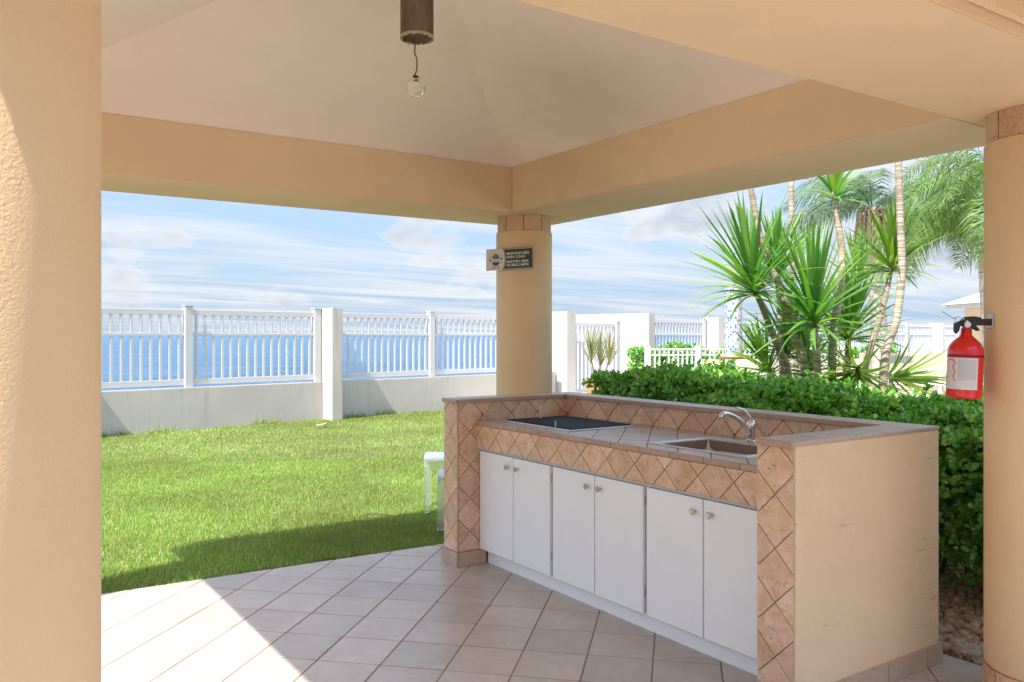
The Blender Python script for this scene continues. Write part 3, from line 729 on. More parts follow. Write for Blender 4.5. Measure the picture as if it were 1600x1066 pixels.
# screen left = negative side ; a grows to the right as seen from the camera
eo('label', curved(-1.25, .75, .037, .158, R_+.0006), m_label, None, True)
eo('label_band', curved(-1.5, 1.5, .161, .170, R_+.0005), m_labeld, None, True)
eo('label_orange_print', curved(-1.05, -.62, .147, .154, R_+.0009, 5), simple('label_orange', (.75, .22, .08), .6))
bm = bmesh.new()
def cq(a, z, da, dz_):
    vs = []
    for aa, zz in ((a, z), (a+da, z), (a+da, z+dz_), (a, z+dz_)):
        rr = R_+.0010; vs.append(bm.verts.new((rr*math.cos(A0+aa), rr*math.sin(A0+aa), zz)))
    bm.faces.new(vs)
zz = .150
while zz > .072:
    a = -.40
    while a < .62:
        l = random.uniform(.06, .2); cq(a, zz, min(l, .66-a), .0011); a += l+.03
    zz -= .0036
for k in range(6): cq(-.42, .060-.0030*k, .35 if k < 1 else random.uniform(.15, .4), .0011) if k < 1 else None
for k in range(6): cq(.05+.02*(k % 2), .062-.0032*k, random.uniform(.2, .5), .0010)
for k in range(5): cq(-1.15, .14-.02*k, .10, .006)
tag(eo('label_text', bm_mesh(bm, 'lt'), m_labelg), kind='stuff')
bm = bmesh.new()
for k in range(9):
    z0 = .143-.0092*k; cq(-.66+.05*math.sin(k*1.7), z0, .09, .006); cq(-.78+.04*math.sin(k), z0+.001, .07, .0022)
eo('label_pictograms', bm_mesh(bm, 'lp'), m_labelr)
# valve, handle, lever, gauge, hose clip
eo('valve', box_me(.030, .024, .03, .004, simple('valve_brass', (.32, .28, .22), .4, .6)), None, Matrix.Translation((0, 0, .284)))
# side axis (screen right) as local vector
sr = Vector((CF, -SF, 0)); A1 = math.atan2(sr.y, sr.x); RX = Matrix.Rotation(A1, 4, 'Z')
def epl(name, pts, r, mat, seg=8, sc=None):
    bm = bmesh.new(); tube_bm(bm, pts, r, seg)
    return eo(name, bm_mesh(bm, name), mat, RX if sc is None else RX @ sc, True)
def wedge_me(pts, w):
    n = len(pts); v = [(x, -w/2, z) for x, z in pts]+[(x, w/2, z) for x, z in pts]
    return pymesh('lever', v, [tuple(range(n)), tuple(reversed(range(n, 2*n)))]+[(i, n+i, n+(i+1) % n, (i+1) % n) for i in range(n)])
eo('upper_lever', wedge_me([(-.025, .300), (-.005, .318), (.028, .320), (.050, .316), (.052, .311), (.020, .308), (-.002, .304), (-.018, .294)], .02), m_rubber, RX)
eo('lower_handle', wedge_me([(-.020, .292), (.010, .294), (.035, .282), (.048, .268), (.042, .264), (.026, .272), (.005, .280), (-.018, .280)], .018), m_rubber, RX)
eo('nozzle', wedge_me([(-.016, .295), (-.030, .300), (-.047, .290), (-.047, .262), (-.040, .250), (-.032, .262), (-.028, .280), (-.016, .280)], .016), m_rubber, RX)
epl('safety_pin', smooth_path([(-.01, -.012, .30), (-.035, -.014, .316), (-.05, -.012, .312), (-.05, -.008, .292)], 4), .0015, m_nickel)
epl('pull_tie', [(-.048, -.01, .306), (-.075, -.012, .318), (-.104, -.012, .334)], .0012, m_rubber, 5)
lathe_obj('gauge', [(.012, 0), (.012, .006)], m_label, ex, EM @ RX @ Matrix.Translation((-.005, -.013, .287)) @ Matrix.Rotation(PI/2, 4, 'X'), 18)
bd = (Vector((3.525, 1.545, 0))-Vector((ep.x, ep.y, 0))); dist = bd.length; A2 = math.atan2(bd.y, bd.x); BX = Matrix.Rotation(A2, 4, 'Z')
mobj('bracket', box_me(dist-RC-.02+.006, .022, .026, .003, m_rubber), None, ex, Matrix.Translation(ep) @ BX @ Matrix.Translation(((dist-RC+.02)/2+.003, 0, .296)))
mobj('bracket_plate', box_me(.006, .04, .055, .002, m_nickel), None, ex, Matrix.Translation(ep) @ BX @ Matrix.Translation((dist-RC-.003, 0, .30)))

# ------------------------------------------------------------------ unseen block added behind the camera, left, to cut light on the near column
hs = thing('light_blocker', 'added beige block, out of view, that keeps sky and bounce light off the near column', 'light blocker', (-4.5, -3.5, 0))
box('wall', (-8, -6, -.1), (-1.1, -1.2, 3.2), m_wallb, hs, .01)  # body of the added blocker, dims the near column's camera side
box('roof', (-8.2, -6.2, 3.202), (-.9, -1.0, 3.4), m_roof, hs, .02)  # top of the added blocker

# ------------------------------------------------------------------ clear stools
def stool(p, rz, s, h, label):
    st = thing('stool', label, 'stool', p, rz, 'clear acrylic stools behind the counter')
    M0 = Matrix.Translation(p) @ Matrix.Rotation(rz, 4, 'Z'); a = s/2
    mobj('seat', box_me(s, s, .022, .006, m_acr), None, st, M0 @ Matrix.Translation((0, 0, h-.011)))
    for sx in (-1, 1):
        for sy in (-1, 1): mobj('leg', box_me(.05, .05, h-.024, .006, m_acr), None, st, M0 @ Matrix.Translation((sx*(a-.028), sy*(a-.028), (h-.024)/2)))
    for sx in (-1, 1):
        mobj('apron', box_me(.012, s-.115, .045, .002, m_acr), None, st, M0 @ Matrix.Translation((sx*(a-.012), 0, h-.048)))
        mobj('apron', box_me(s-.115, .012, .045, .002, m_acr), None, st, M0 @ Matrix.Translation((0, sx*(a-.012), h-.048)))
stool(cw(-.55, 7.05, -.01), -YAW+.06, .37, .45, 'taller clear acrylic stool on the lawn, farther from the counter')
stool(cw(-.40, 6.42, -.01), -YAW+.06, .34, .41, 'smaller clear acrylic stool on the lawn, nearer the tiled pier')

# ------------------------------------------------------------------ sea wall and fences
def wbox(name, t0, t1, n0, n1, z0, z1, mat, parent=None, bev=0):
    return box(name, (t0, n0, z0), (t1, n1, z1), mat, parent, bev, WRZ, W0)
tag(wbox('low_wall', -40, 9.5, 0, .2, -.3, .63, m_wallw, None, .01), 'long low cream wall at the edge of the lawn under the white fence', 'wall')
tag(wbox('low_wall', 12.95, 60, 0, .2, -.3, .63, m_wallw, None, .01), 'low cream wall beyond the pool deck, right of the tall white wall', 'wall')
PW = .21
pill = [(-5.7, 1.91, 'left of the lawn view'), (-1.03, 1.91, 'square cream pillar at the left end of the lawn, behind the near column'), (3.72, 1.91, 'square cream wall pillar standing in the middle of the sea fence on the lawn'), (8.4, 1.91, 'square cream wall pillar right behind the column with the sign'), (9.68, 1.96, 'cream pillar just right of the sign column, beside the gate panel'),
        (15.67, 1.92, 'cream pillar of the far fence, left of the mosaic column'), (20.9, 1.92, 'cream pillar of the far fence, hidden among the dracaenas'), (26.4, 1.92, 'cream pillar of the far fence behind the palm trunk'), (31.9, 1.92, 'cream pillar of the far fence next to the fire extinguisher')]
pill[0] = (-5.7, 1.91, 'square cream pillar outside the left edge of the lawn')
for tt, hh_, lb in pill[1:]:
    pw = PW if tt < 9 else (.30 if tt < 10 else .30)
    o = wbox('wall_pillar', tt-pw/2, tt+pw/2, -.30, .21, -.1, hh_, m_wallw, None, .008); tag(o, lb, 'pillar', 'pillars of the sea wall')
tag(wbox('tall_wall', 12.65, 12.9, -.16, 2.3, -.3, 1.98, m_wallw, None, .01), 'tall plain white wall running out to sea behind the potted plants', 'wall')
def fence(t0, t1, posts, label, z0=.67, zt=1.84, zm=1.475, n=.1, sp=.144, zp=1.91, wob=True):
    c = wl_pt((t0+t1)/2, n); fo = thing('fence', label, 'fence', (c.x, c.y, .63), WRZ, 'white vinyl fence sections')
    for p in posts:
        wbox('post', p-.062, p+.062, n-.062, n+.062, .632 if z0 > .5 else 0, zp-.02, m_vinyl, fo, .004); wbox('post_cap', p-.075, p+.075, n-.075, n+.075, zp-.0195, zp, m_vinyl, fo, .006)
    seg = sorted([t0]+list(posts)+[t1])
    for a, b in zip(seg, seg[1:]):
        if b-a < .3: continue
        a2 = a+(.064 if a in posts else .002); b2 = b-(.064 if b in posts else .002)
        for lo, hi in ((zt-.088, zt), (zm-.045, zm), (z0, z0+.085)): wbox('rail', a2, b2, n-.022, n+.022, lo, hi, m_vinyl, fo, .003)
        m = max(1, round((b2-a2)/sp)); st_ = (b2-a2)/m
        for k in range(m):
            x = a2+st_*(k+.5)
            wbox('baluster', x-.019, x+.019, n-.0185, n+.0185, z0+.086, zm-.046, m_vinyl, fo, .002)
            wbox('baluster', x-.019, x+.019, n-.0185, n+.0185, zm+.001, zt-.089, m_vinyl, fo, .002)
    return fo
fence(-5.6, -1.14, [-3.0, -1.25], 'white fence section outside the left edge of the view')
fence(-.92, 3.61, [1.28, 3.54], 'white vinyl fence section at the left, over the lawn wall')
fence(3.83, 8.29, [6.06], 'white vinyl fence section between the middle pillar and the sign column')
fence(9.84, 11.65, [11.6], 'tall white gate panel behind the potted variegated plants', .12, 1.72, 1.30, .0, .13, 1.77)
fence(12.92, 15.5, [15.40], 'white far fence section between the tall white wall and the next pillar')
fence(15.84, 20.7, [18.3], 'white far fence section behind the mosaic column')
fence(21.1, 26.2, [23.6], 'white far fence section behind the dracaena stems')
fence(26.6, 31.7, [29.1], 'white far fence section right of the palm trunk')
fence(32.1, 39, [34.6], 'farthest white fence section, beside the fire extinguisher')

def railing(p0, p1, top, rails, sp, posts, label, bw=.022, name='railing'):
    p0, p1 = Vector(p0), Vector(p1); d = p1-p0; L_ = d.length; rz = math.atan2(d.y, d.x)
    ro = thing(name, label, 'railing', (p0+p1)/2, rz, 'white pool railings')
    for z0, z1 in rails: box('rail', (0, -bw, z0), (L_, bw, z1), m_vinyl, ro, .002, rz, p0)
    zs = rails
    k = 0; x = sp/2
    while x < L_:
        if not any(abs(x-q*L_) < .06 for q in posts): box('baluster', (x-bw*.8, -bw*.7, .05), (x+bw*.8, bw*.7, top-.01), m_vinyl, ro, 0, rz, p0)
        x += sp
    for q in posts: box('post', (q*L_-.05, -.05, 0), (q*L_+.05, .05, top+.05), m_vinyl, ro, .004, rz, p0)
def fl0(px, z): return at(px, z, h=0)
railing(fl0(1012, 17.6), fl0(1330, 19.2), 1.15, [(1.12, 1.155), (1.0, 1.03), (.1, .14)], .11, [.0, .23, .60, .95], 'white metal pool railing in front of the far fence, left of the mosaic column', .018)
railing(fl0(1142, 13.0), fl0(1345, 13.3), 1.015, [(.985, 1.02), (.80, .83), (.1, .14)], .16, [.0, .42, .98], 'white railing in front of the low beige pool wall, behind the dracaenas', .02)
railing(fl0(1394, 11.0), fl0(1560, 11.0), 1.0, [(.97, 1.005), (.785, .815), (.1, .14)], .178, [.0], 'white railing right of the dracaenas, beside the fire extinguisher', .02)
def cbox(name, px0, px1, z, dep, h, mat, label, cat, z0=-.02):
    p0, p1 = fl0(px0, z), fl0(px1, z); L_ = (p1-p0).length
    o = box(name, (0, 0, z0), (L_, dep, h), mat, None, .01, -YAW, p0); return tag(o, label, cat)
cbox('planter_wall', 1096, 1350, 16.3, .25, .96, m_wallb, 'low cream planter wall beneath the mosaic column', 'wall')
cbox('planter_wall', 1134, 1340, 14.2, .3, 1.0, stucco('tan_wall_paint', (.60, .45, .31), .2, .1, .08), 'low tan pool wall behind the white railing, left of centre of the dracaenas', 'wall')
cbox('pool_wall', 1352, 1620, 17.0, .3, 1.07, m_wallb, 'long low cream pool wall right of the dracaenas', 'wall')
cbox('pool_wall', 1395, 1455, 14.0, .3, .955, MATS['tan_wall_paint'], 'short tan wall block behind the right-hand railing', 'wall')
cbox('bench', 1380, 1424, 15.5, .4, 1.05, simple('grey_stone', (.45, .46, .46), .6), 'grey stone slab standing by the right-hand pool wall', 'slab')
# mosaic column
mp_ = fl0(1146, 17.0)
mc = thing('mosaic_column', 'round blue and white mosaic column by the pool railing', 'column', mp_)
lathe_obj('shaft', [(.168, 0), (.168, 2.40)], m_mosaic, mc, Matrix.Translation(mp_), 36)
lathe_obj('top_slab', [(.172, 2.402), (.172, 2.43)], m_wallw, mc, Matrix.Translation(mp_), 30)
lathe_obj('foot_bowl', [(.20, .92), (.26, 1.0), (.25, 1.02)], m_terra, mc, Matrix.Translation(mp_), 26)
# far pavilion
fp = fl0(1624, 25.0); fpv = thing('far_pavilion', 'distant small pavilion with white hipped roof beyond the fire extinguisher', 'pavilion', fp)
def fb(name, lo, hi, mat, bev=.01): return box(name, lo, hi, mat, fpv, bev, -YAW, fp)
fb('beam', (-1.85, -1.85, 2.27), (1.85, 1.85, 2.40), m_wallw)
v = [(-1.95, -1.95, 2.402), (1.95, -1.95, 2.402), (1.95, 1.95, 2.402), (-1.95, 1.95, 2.402), (0, 0, 3.25)]
mobj('roof', pymesh('roof', v, [(0, 1, 4), (1, 2, 4), (2, 3, 4), (3, 0, 4), (3, 2, 1, 0)]), m_roof, fpv, Matrix.Translation(fp) @ Matrix.Rotation(-YAW, 4, 'Z'))
for sx in (-1, 1):
    for sy in (-1, 1): fb('column', (sx*1.25-.2, sy*1.25-.2, 0), (sx*1.25+.2, sy*1.25+.2, 2.268), m_wallb)

# ------------------------------------------------------------------ lawn
def blades(n, xs, ys, hmin, hmax, wid):
    bv = [(-.5, 0, 0), (.5, 0, 0), (.28, .16, .62), (-.28, .16, .62), (0, .52, 1.0)]
    # as two faces of mixed size -> keep to triangles
    bf = [(0, 1, 2), (0, 2, 3), (3, 2, 4)]
    T = np.stack([xs, ys, np.full(n, -.032)], 1); az = rng.uniform(0, 2*PI, n)
    lean = rng.uniform(-.35, .9, n); h = rng.uniform(hmin, hmax, n)
    c, s = np.cos(az), np.sin(az)
    Rz = np.zeros((n, 3, 3)); Rz[:, 0, 0] = c; Rz[:, 0, 1] = -s; Rz[:, 1, 0] = s; Rz[:, 1, 1] = c; Rz[:, 2, 2] = 1
    Rx = np.zeros((n, 3, 3)); cl, sl_ = np.cos(lean), np.sin(lean); Rx[:, 0, 0] = 1; Rx[:, 1, 1] = cl; Rx[:, 1, 2] = sl_; Rx[:, 2, 1] = -sl_; Rx[:, 2, 2] = cl
    R = np.einsum('nij,njk->nik', Rz, Rx)
    return scatter(bv, bf, R, T, np.stack([wid, h*.8, h], 1))
N = 620000
z = np.sqrt(rng.uniform(4.4**2, 10.0**2, int(N*.62))); z = np.concatenate([z, np.sqrt(rng.uniform(10.0**2, 18.5**2, N-len(z)))])
xr = rng.uniform(-.72, .06, N)*z
X = CF*xr+SF*z; Y = -SF*xr+CF*z
tq = (X-W0.x)*WD.x+(Y-W0.y)*WD.y; nq = (X-W0.x)*WNN.x+(Y-W0.y)*WNN.y
edge = 5.185-.0391*X+.012+.015*np.sin(X*9)+.01*np.sin(X*23)
bald = (np.sin(X*5.1+1)*np.sin(X*2.3)+.6*np.sin(X*11) > .35) & (Y < edge+.04+.10*np.abs(np.sin(X*7))) & (rng.uniform(0, 1, N) < .8)
for bx, bry, brx in ((1.62, .10, .17), (2.12, .13, .22), (1.12, .06, .2), (2.6, .05, .15)):
    bald |= (((X-bx)/brx)**2+((Y-edge)/bry)**2 < 1) & (rng.uniform(0, 1, N) < .86)
okm = (nq < -.02) & (Y > edge) & ~bald & ~((X > 3.2) & (Y < 5.4))
okm &= ~((np.abs(tq-3.72) < .12) & (nq > -.3))
X, Y, z = X[okm], Y[okm], z[okm]; n = len(X)
wd = .0035+z*.00042; hgt = 1+0*z
v, f = blades(n, X, Y, .020, .048, wd)
tag(mobj('lawn_grass', np_mesh('lawn_grass', v, f, m_grass)), 'short sunlit lawn grass between the pavilion floor and the sea wall', 'grass', kind='stuff')
# weeds at the foot of the wall
n = 2600; tt = rng.uniform(-6, 9, n)
ok2 = (np.sin(tt*3.1)+np.sin(tt*7.7+1) > .3); tt = tt[ok2]; n = len(tt); nn = -rng.uniform(.01, .09, n)
v, f = blades(n, W0.x+WD.x*tt+WNN.x*nn, W0.y+WD.y*tt+WNN.y*nn, .06, .15, np.full(n, .012))
tag(mobj('weeds', np_mesh('weeds', v, f, m_grass)), 'tufts of longer grass at the foot of the cream wall', 'grass', kind='stuff')
def dryleaf(px, y, s, rz, label):
    z_ = HC*F/(y-HOR); p = at(px, z_, h=.03)
    me = pymesh('dry_leaf', [(-1, 0, 0), (-.5, .35, .12), (.3, .38, .05), (1, 0, .25), (.3, -.36, .12), (-.5, -.3, 0), (0, 0, -.05)], [(0, 1, 6), (1, 2, 6), (2, 3, 6), (3, 4, 6), (4, 5, 6), (5, 0, 6)])
    tag(mobj('dry_leaf', me, m_dry, None, Matrix.Translation(p) @ Matrix.Rotation(rz, 4, 'Z') @ Matrix.Scale(s, 4)), label, 'leaf', 'dry litter on the lawn')
dryleaf(502, 667, .12, .4, 'curled brown dry leaf on the lawn near the fence pillar')
tw = [at(610, 6.55, h=.035), at(590, 6.6, h=.04), at(570, 6.62, h=.035), at(548, 6.45, h=.035)]
tag(tube('twig', tw[:3], .005, m_dry), 'short dry twig lying in the shaded grass', 'twig')
tw = [at(609, 9.1, h=.05), at(614, 9.0, h=.035), at(618, 9.05, h=.05)]
tag(tube('twig', tw, .006, m_stem), 'small dark curled twig on the sunny lawn near the stools', 'twig')

# ------------------------------------------------------------------ hedge, bed
bedp = [Vector((3.60, -3, -.022)), Vector((6.4, -3, -.022)), Vector((6.4, 6.6, -.022)), Vector((3.60, 5.0, -.022))]
tag(mobj('planting_bed', pymesh('bed', bedp, [(0, 1, 2, 3)]), m_bare), kind='structure')
bm = bmesh.new(); bmesh.ops.create_icosphere(bm, subdivisions=1, radius=1)
icv = np.array([v.co[:] for v in bm.verts]); icf = [tuple(v.index for v in fc.verts) for fc in bm.faces]; bm.free()
n = 12000
px_ = rng.uniform(3.76, 5.9, n); py_ = rng.uniform(.6, 3.9, n)
s = rng.uniform(.014, .030, n)
q = rng.normal(size=(n, 3)); Rr = frames(q, rng.normal(size=(n, 3)))
hh = .02+.05*np.clip(np.sin(px_*5)*np.sin(py_*6+2), -.3, 1)
v, f = scatter(icv, icf, Rr, np.stack([px_, py_, rng.uniform(-.02, .012, n)+hh-.02], 1), s[:, None]*rng.uniform(.7, 1.25, (n, 3)))
tag(mobj('gravel', np_mesh('gravel', v, f, m_peb)), 'lumpy brown gravel covering the bed between the counter and the right column', 'gravel', kind='stuff')
def stone(x, y, r, rz, label):
    k = 9; v = []
    rr = [r*random.uniform(.8, 1.15) for _ in range(k)]
    for zz, s in ((-.03, 1), (.012, 1), (.025, .86)): v += [(rr[i]*s*1.35*math.cos(2*PI*i/k), rr[i]*s*math.sin(2*PI*i/k), zz) for i in range(k)]
    f = [tuple(range(2*k, 3*k))]
    for b in (0, k): f += [(b+i, b+(i+1) % k, b+k+(i+1) % k, b+k+i) for i in range(k)]
    tag(mobj('flagstone', pymesh('flagstone', v, f), m_flag, None, Matrix.Translation((x, y, .01)) @ Matrix.Rotation(rz, 4, 'Z')), label, 'stone', 'flagstones beside the floor edge')
p = at(1480, 3.62, h=0); q = at(1505, 3.5, h=0); r_ = at(1520, 3.75, h=0)
stone(3.88, 2.0, .085, .9, 'pale flagstone at the foot of the counter end wall, farthest into the gravel')
stone(3.98, 1.84, .09, .8, 'pale flagstone half hidden behind the right column')
stone(3.93, 1.60, .09, .2, 'flagstone against the floor edge at the right column')

bw_ = [(0, 0, 0), (-.17, .45, .03), (.17, .45, .03), (-.24, .78, .02), (.24, .78, .02), (0, 1.0, -.05), (0, .5, -.03)]
bl_f = [(0, 6, 1), (0, 2, 6), (1, 6, 3), (6, 2, 4), (6, 4, 5), (6, 5, 3)]
def whorls(C, D_, L_, per=8):
    n = len(C); ups = D_/np.linalg.norm(D_, axis=1, keepdims=True)
    C2 = np.repeat(C, per, 0); U = np.repeat(ups, per, 0); LL = np.repeat(L_, per)*rng.uniform(.65, 1.15, n*per)
    rv = rng.normal(size=(n*per, 3)); side = rv-U*np.sum(rv*U, 1, keepdims=True); side /= np.linalg.norm(side, axis=1, keepdims=True)
    th = rng.uniform(.35, 1.25, n*per)[:, None]
    y = U*np.cos(th)+side*np.sin(th)
    C2 = C2 - U*rng.uniform(0, .035, n*per)[:, None]
    return scatter(bw_, bl_f, frames(y, U), C2, LL)
HX0, HX1, HY0, HY1 = 4.28, 5.62, .9, 5.28
def htop(x, y): return 1.015+.05*np.clip(np.asarray(y)-4.2, 0, 1)+.06*(y-2.9)*(y > 2.9)+.035*np.sin(x*4.1+y*2)+.03*np.sin(y*5.3+1)+.02*np.sin(x*9+y*7)
parts = []
n = 6200                                # top
x = rng.uniform(HX0, HX1, n); y = rng.uniform(HY0, HY1, n)
endf = np.clip((HY1-y)/.5, 0, 1)**.5; 
zt = htop(x, y)*(.82+.18*endf) - .12*np.clip((x-5.35)/.3, 0, 1) - .16*np.clip((HX0+.2-x)/.2, 0, 1)
zt = zt - np.abs(rng.normal(0, .045, n)) + (rng.uniform(0, 1, n) > .93)*rng.uniform(0, .09, n)
C = np.stack([x, y, zt], 1); Dn = np.stack([rng.normal(0, .35, n), rng.normal(0, .35, n), np.ones(n)], 1)
parts.append((C, Dn, rng.uniform(.040, .062, n)))
n = 6500                                # side faces
y = rng.uniform(HY0, HY1, n); zf = rng.uniform(0, 1, n)**.85; low = .18+.12*np.sin(y*6)
zz = low+(htop(HX0, y)-.06-low)*zf
x = HX0+rng.normal(0, .05, n)+.06*np.sin(y*7)*np.cos(zz*9)+.14*(1-zf)+np.abs(rng.normal(0, .1, n))
parts.append((np.stack([x, y, zz], 1), np.stack([-np.ones(n)*.8, rng.normal(0, .5, n), rng.uniform(.1, .9, n)], 1), rng.uniform(.042, .064, n)))
n = 1500                                # near end and far end
for ye, sg_ in ((HY0, -1), (HY1, 1)):
    x = rng.uniform(HX0, HX1, n//2); zz = rng.uniform(.35, 1.0, n//2)*htop(x, ye*np.ones(n//2))*.93
    parts.append((np.stack([x, ye+rng.normal(0, .06, n//2)-sg_*.1*zz, zz], 1), np.stack([rng.normal(0, .4, n//2), sg_*np.ones(n//2), rng.uniform(.2, 1, n//2)], 1), rng.uniform(.045, .07, n//2)))
n = 4200                                # inside
x = rng.uniform(HX0+.05, HX1, n); y = rng.uniform(HY0, HY1, n); zz = rng.uniform(.12, .96, n)
parts.append((np.stack([x, y, zz], 1), rng.normal(size=(n, 3))+np.array([-.3, 0, .8]), rng.uniform(.04, .065, n)))
C = np.concatenate([p[0] for p in parts]); Dn = np.concatenate([p[1] for p in parts]); LL = np.concatenate([p[2] for p in parts])
v, f = whorls(C, Dn, LL, 9)
hg = thing('hedge', 'dense glossy green hedge growing behind the barbecue counter', 'hedge', (4.95, 3.6, 0))
tag(mobj('foliage', np_mesh('foliage', v, f, m_hedge), None, hg), kind='stuff')
for k in range(26):
    yb = HY0+.2+k*.205; xb = 4.85+random.uniform(-.12, .2); p0 = Vector((xb, yb, -.03))
    pts = [p0, p0+Vector((random.uniform(-.06, .06), random.uniform(-.05, .05), .22)), p0+Vector((random.uniform(-.18, .18), random.uniform(-.14, .14), .5)), p0+Vector((random.uniform(-.3, .3), random.uniform(-.22, .22), .85))]
    tube('stem', smooth_path(pts, 3), [.017-.0009*i for i in range(10)], m_stem, hg, 6)
# a low leafy sprig of red new growth in the gap
n = 16; C = np.array([at(1510, 5.0, y=760)[:]])+rng.normal(0, .035, (n, 3))
v, f = whorls(C, rng.normal(size=(n, 3))+np.array([-1, -1, 1.]), np.full(n, .05), 3)
mobj('orange_leaves', np_mesh('orange_leaves', v, f, leafmat('orange_leaf', (.45, .12, .03), (.5, .2, .05), None, .3)), None, hg)
# background shrub row behind the pool railing
n = 2600; x = rng.uniform(2.7, 9.0, n); z = 19.0+.06*x+rng.uniform(0, .5, n)
hh = rng.uniform(.2, 1.0, n)*(1.17+.09*np.sin(x*3.7)+.05*np.sin(x*9))
Cc = np.stack([CF*x+SF*z, -SF*x+CF*z, hh], 1)
v, f = whorls(Cc, rng.normal(size=(n, 3))+np.array([0, -.5, 1.]), np.full(n, .11), 6)
tag(mobj('shrub_row', np_mesh('shrub_row', v, f, m_hedge)), 'low clipped shrubs between the pool railing and the far fence', 'hedge')

# ------------------------------------------------------------------ dracaenas
def leaf_me(name, L_, W_, droop, fold=.25, n=9):
    v, f = [], []
    for i in range(n+1):
        t = i/n; w = W_*(min(1, (.30+t*3.2))*(1-t**2.4)**.8)*.5 if i < n else .0005
        y = L_*t*(1-.12*droop*t); z = -droop*L_*.42*t*t
        v += [(-w, y, z+fold*w), (0, y, z), (w, y, z+fold*w)]
    for i in range(n):
        a = 3*i; f += [(a, a+1, a+4, a+3), (a+1, a+2, a+5, a+4)]
    me = pymesh(name, v, f)
    for p in me.polygons: p.use_smooth = True
    return me
LM = {}
def get_leaf(L_, W_, dr, mat):
    k = (round(L_, 2), W_, dr, mat.name)
    if k not in LM:
        me = leaf_me('leaf', k[0], W_, dr); me.materials.append(mat); LM[k] = me
    return LM[k]
def rosette(parent, c, n, L_, W_, mat, axis=(0, 0, 1), spread=(.05, 1.55), clen=.10, droops=(.15, .45, .8)):
    c = Vector(c); ax = Vector(axis).normalized(); q = Z_.rotation_difference(ax).to_matrix().to_4x4()
    for k in range(n):
        u = (k+.5)/n                    # 0 = innermost and youngest
        pol = spread[0]+(spread[1]-spread[0])*u**1.15+random.uniform(-.09, .09); az = k*2.39996+random.uniform(-.2, .2)
        l = L_*(random.uniform(.86, 1.08))*(.82+.26*math.sin(PI*min(1, u*.9+.15)))
        dr = droops[0] if u < .35 else (droops[1] if u < .72 else droops[2])
        me = get_leaf(round(l*20)/20, W_, dr, mat)
        # local Y -> leaf direction, local Z -> upper side
        M = Matrix.Translation(c-ax*clen*u+Vector((0, 0, 0))) @ q @ Matrix.Rotation(az, 4, 'Z') @ Matrix.Rotation(PI/2-pol, 4, 'X') @ Matrix.Rotation(random.uniform(-.5, .5), 4, 'Y')
        mobj('leaf', me, None, parent, M)
def trunk_pts(lst, z0, z1):
    n = len(lst); return [at(px, z0+(z1-z0)*i/(n-1), y=y) for i, (px, y) in enumerate(lst)]
GRP = 'dracaenas in the clump behind the hedge'
def dracaena(label, base_px, pts, z0, z1, r0, r1, ros, L_=.52, W_=.034, n=64, mat=None, axis=None):
    base = at(base_px, z0, h=-.02)
    o = thing('dracaena', label, 'dracaena', base, 0, GRP)
    P_ = smooth_path([base]+trunk_pts(pts, z0, z1), 8); m = len(P_)
    rad = [(r0+(r1-r0)*i/(m-1))*(1+.05*math.sin(i*2.7)) for i in range(m)]
    tr = tube('trunk', P_, rad, m_bark, o, 12)
    tip = P_[-1]; ax = axis or tuple((P_[-1]-P_[-4]).normalized()+Vector((0, 0, .8)))
    if ros: rosette(o, tip+Vector(ax).normalized()*.02, n, L_, W_, mat or m_drac, ax)
    return o
dracaena('tall slanting bare-stemmed dracaena whose head is hidden by the beam', 1262, [(1257, 578), (1240, 525), (1229, 480), (1210, 427), (1191, 379), (1174, 300), (1160, 215)], 6.95, 6.9, .034, .022, True, n=56)
dracaena('dracaena with a big spiky head at the left of the clump', 1236, [(1232, 593), (1218, 548), (1203, 510), (1189, 475), (1177, 448)], 7.3, 6.9, .036, .022, True, .76, .038, 96, axis=(-.15, .1, 1))
dracaena('dracaena with a broad spiky head in the middle of the clump', 1278, [(1277, 593), (1276, 545), (1272, 497)], 6.8, 6.75, .033, .022, True, .78, .040, 104)
dracaena('dracaena with a curving stem and a head cut by the beam', 1299, [(1300, 596), (1303, 512), (1314, 450), (1315, 390), (1308, 340), (1304, 300)], 6.9, 7.1, .036, .024, True, .46, .036, 52)
dracaena('tallest dracaena with a long bowed bare stem at the right of the clump', 1380, [(1380, 608), (1385, 548), (1400, 502), (1409, 427), (1407, 352), (1404, 262), (1402, 190)], 6.9, 7.0, .036, .027, True, n=56)
dracaena('dracaena with a round yellow-green head just left of the long bowed stem', 1348, [(1350, 600), (1362, 540), (1379, 484), (1394, 412)], 7.4, 7.3, .028, .022, True, .55, .036, 84, leafmat('dracaena_yellow_leaf', (.11, .22, .03), (.19, .30, .045), (.28, .32, .07), .38, .36, False), axis=(.05, -.05, 1))
dracaena('dracaena head with upright leaves behind the left one', 1220, [(1222, 590), (1219, 500), (1214, 425)], 7.8, 7.8, .03, .022, True, .62, .038, 90)
dracaena('dark green dracaena head filling the back of the clump', 1325, [(1325, 590), (1326, 520)], 7.7, 7.7, .03, .022, True, .64, .036, 110)
dracaena('low dracaena head in the back left of the clump', 1226, [(1228, 590), (1230, 545)], 7.9, 7.9, .025, .02, True, .60, .034, 90)
dracaena('low light green dracaena without a stem at the right foot of the clump', 1338, [(1336, 600), (1335, 585)], 6.7, 6.7, .03, .028, True, .66, .038, 100, MATS['dracaena_yellow_leaf'])
dracaena('thin bare-stemmed dracaena at the back, left of the curving one', 1242, [(1244, 590), (1240, 450), (1237, 340), (1236, 250)], 9.2, 9.2, .035, .03, False)
dracaena('short leafy dracaena sprouting between the stems', 1262, [(1264, 600), (1262, 575)], 7.6, 7.6, .02, .018, True, .55, .032, 84)
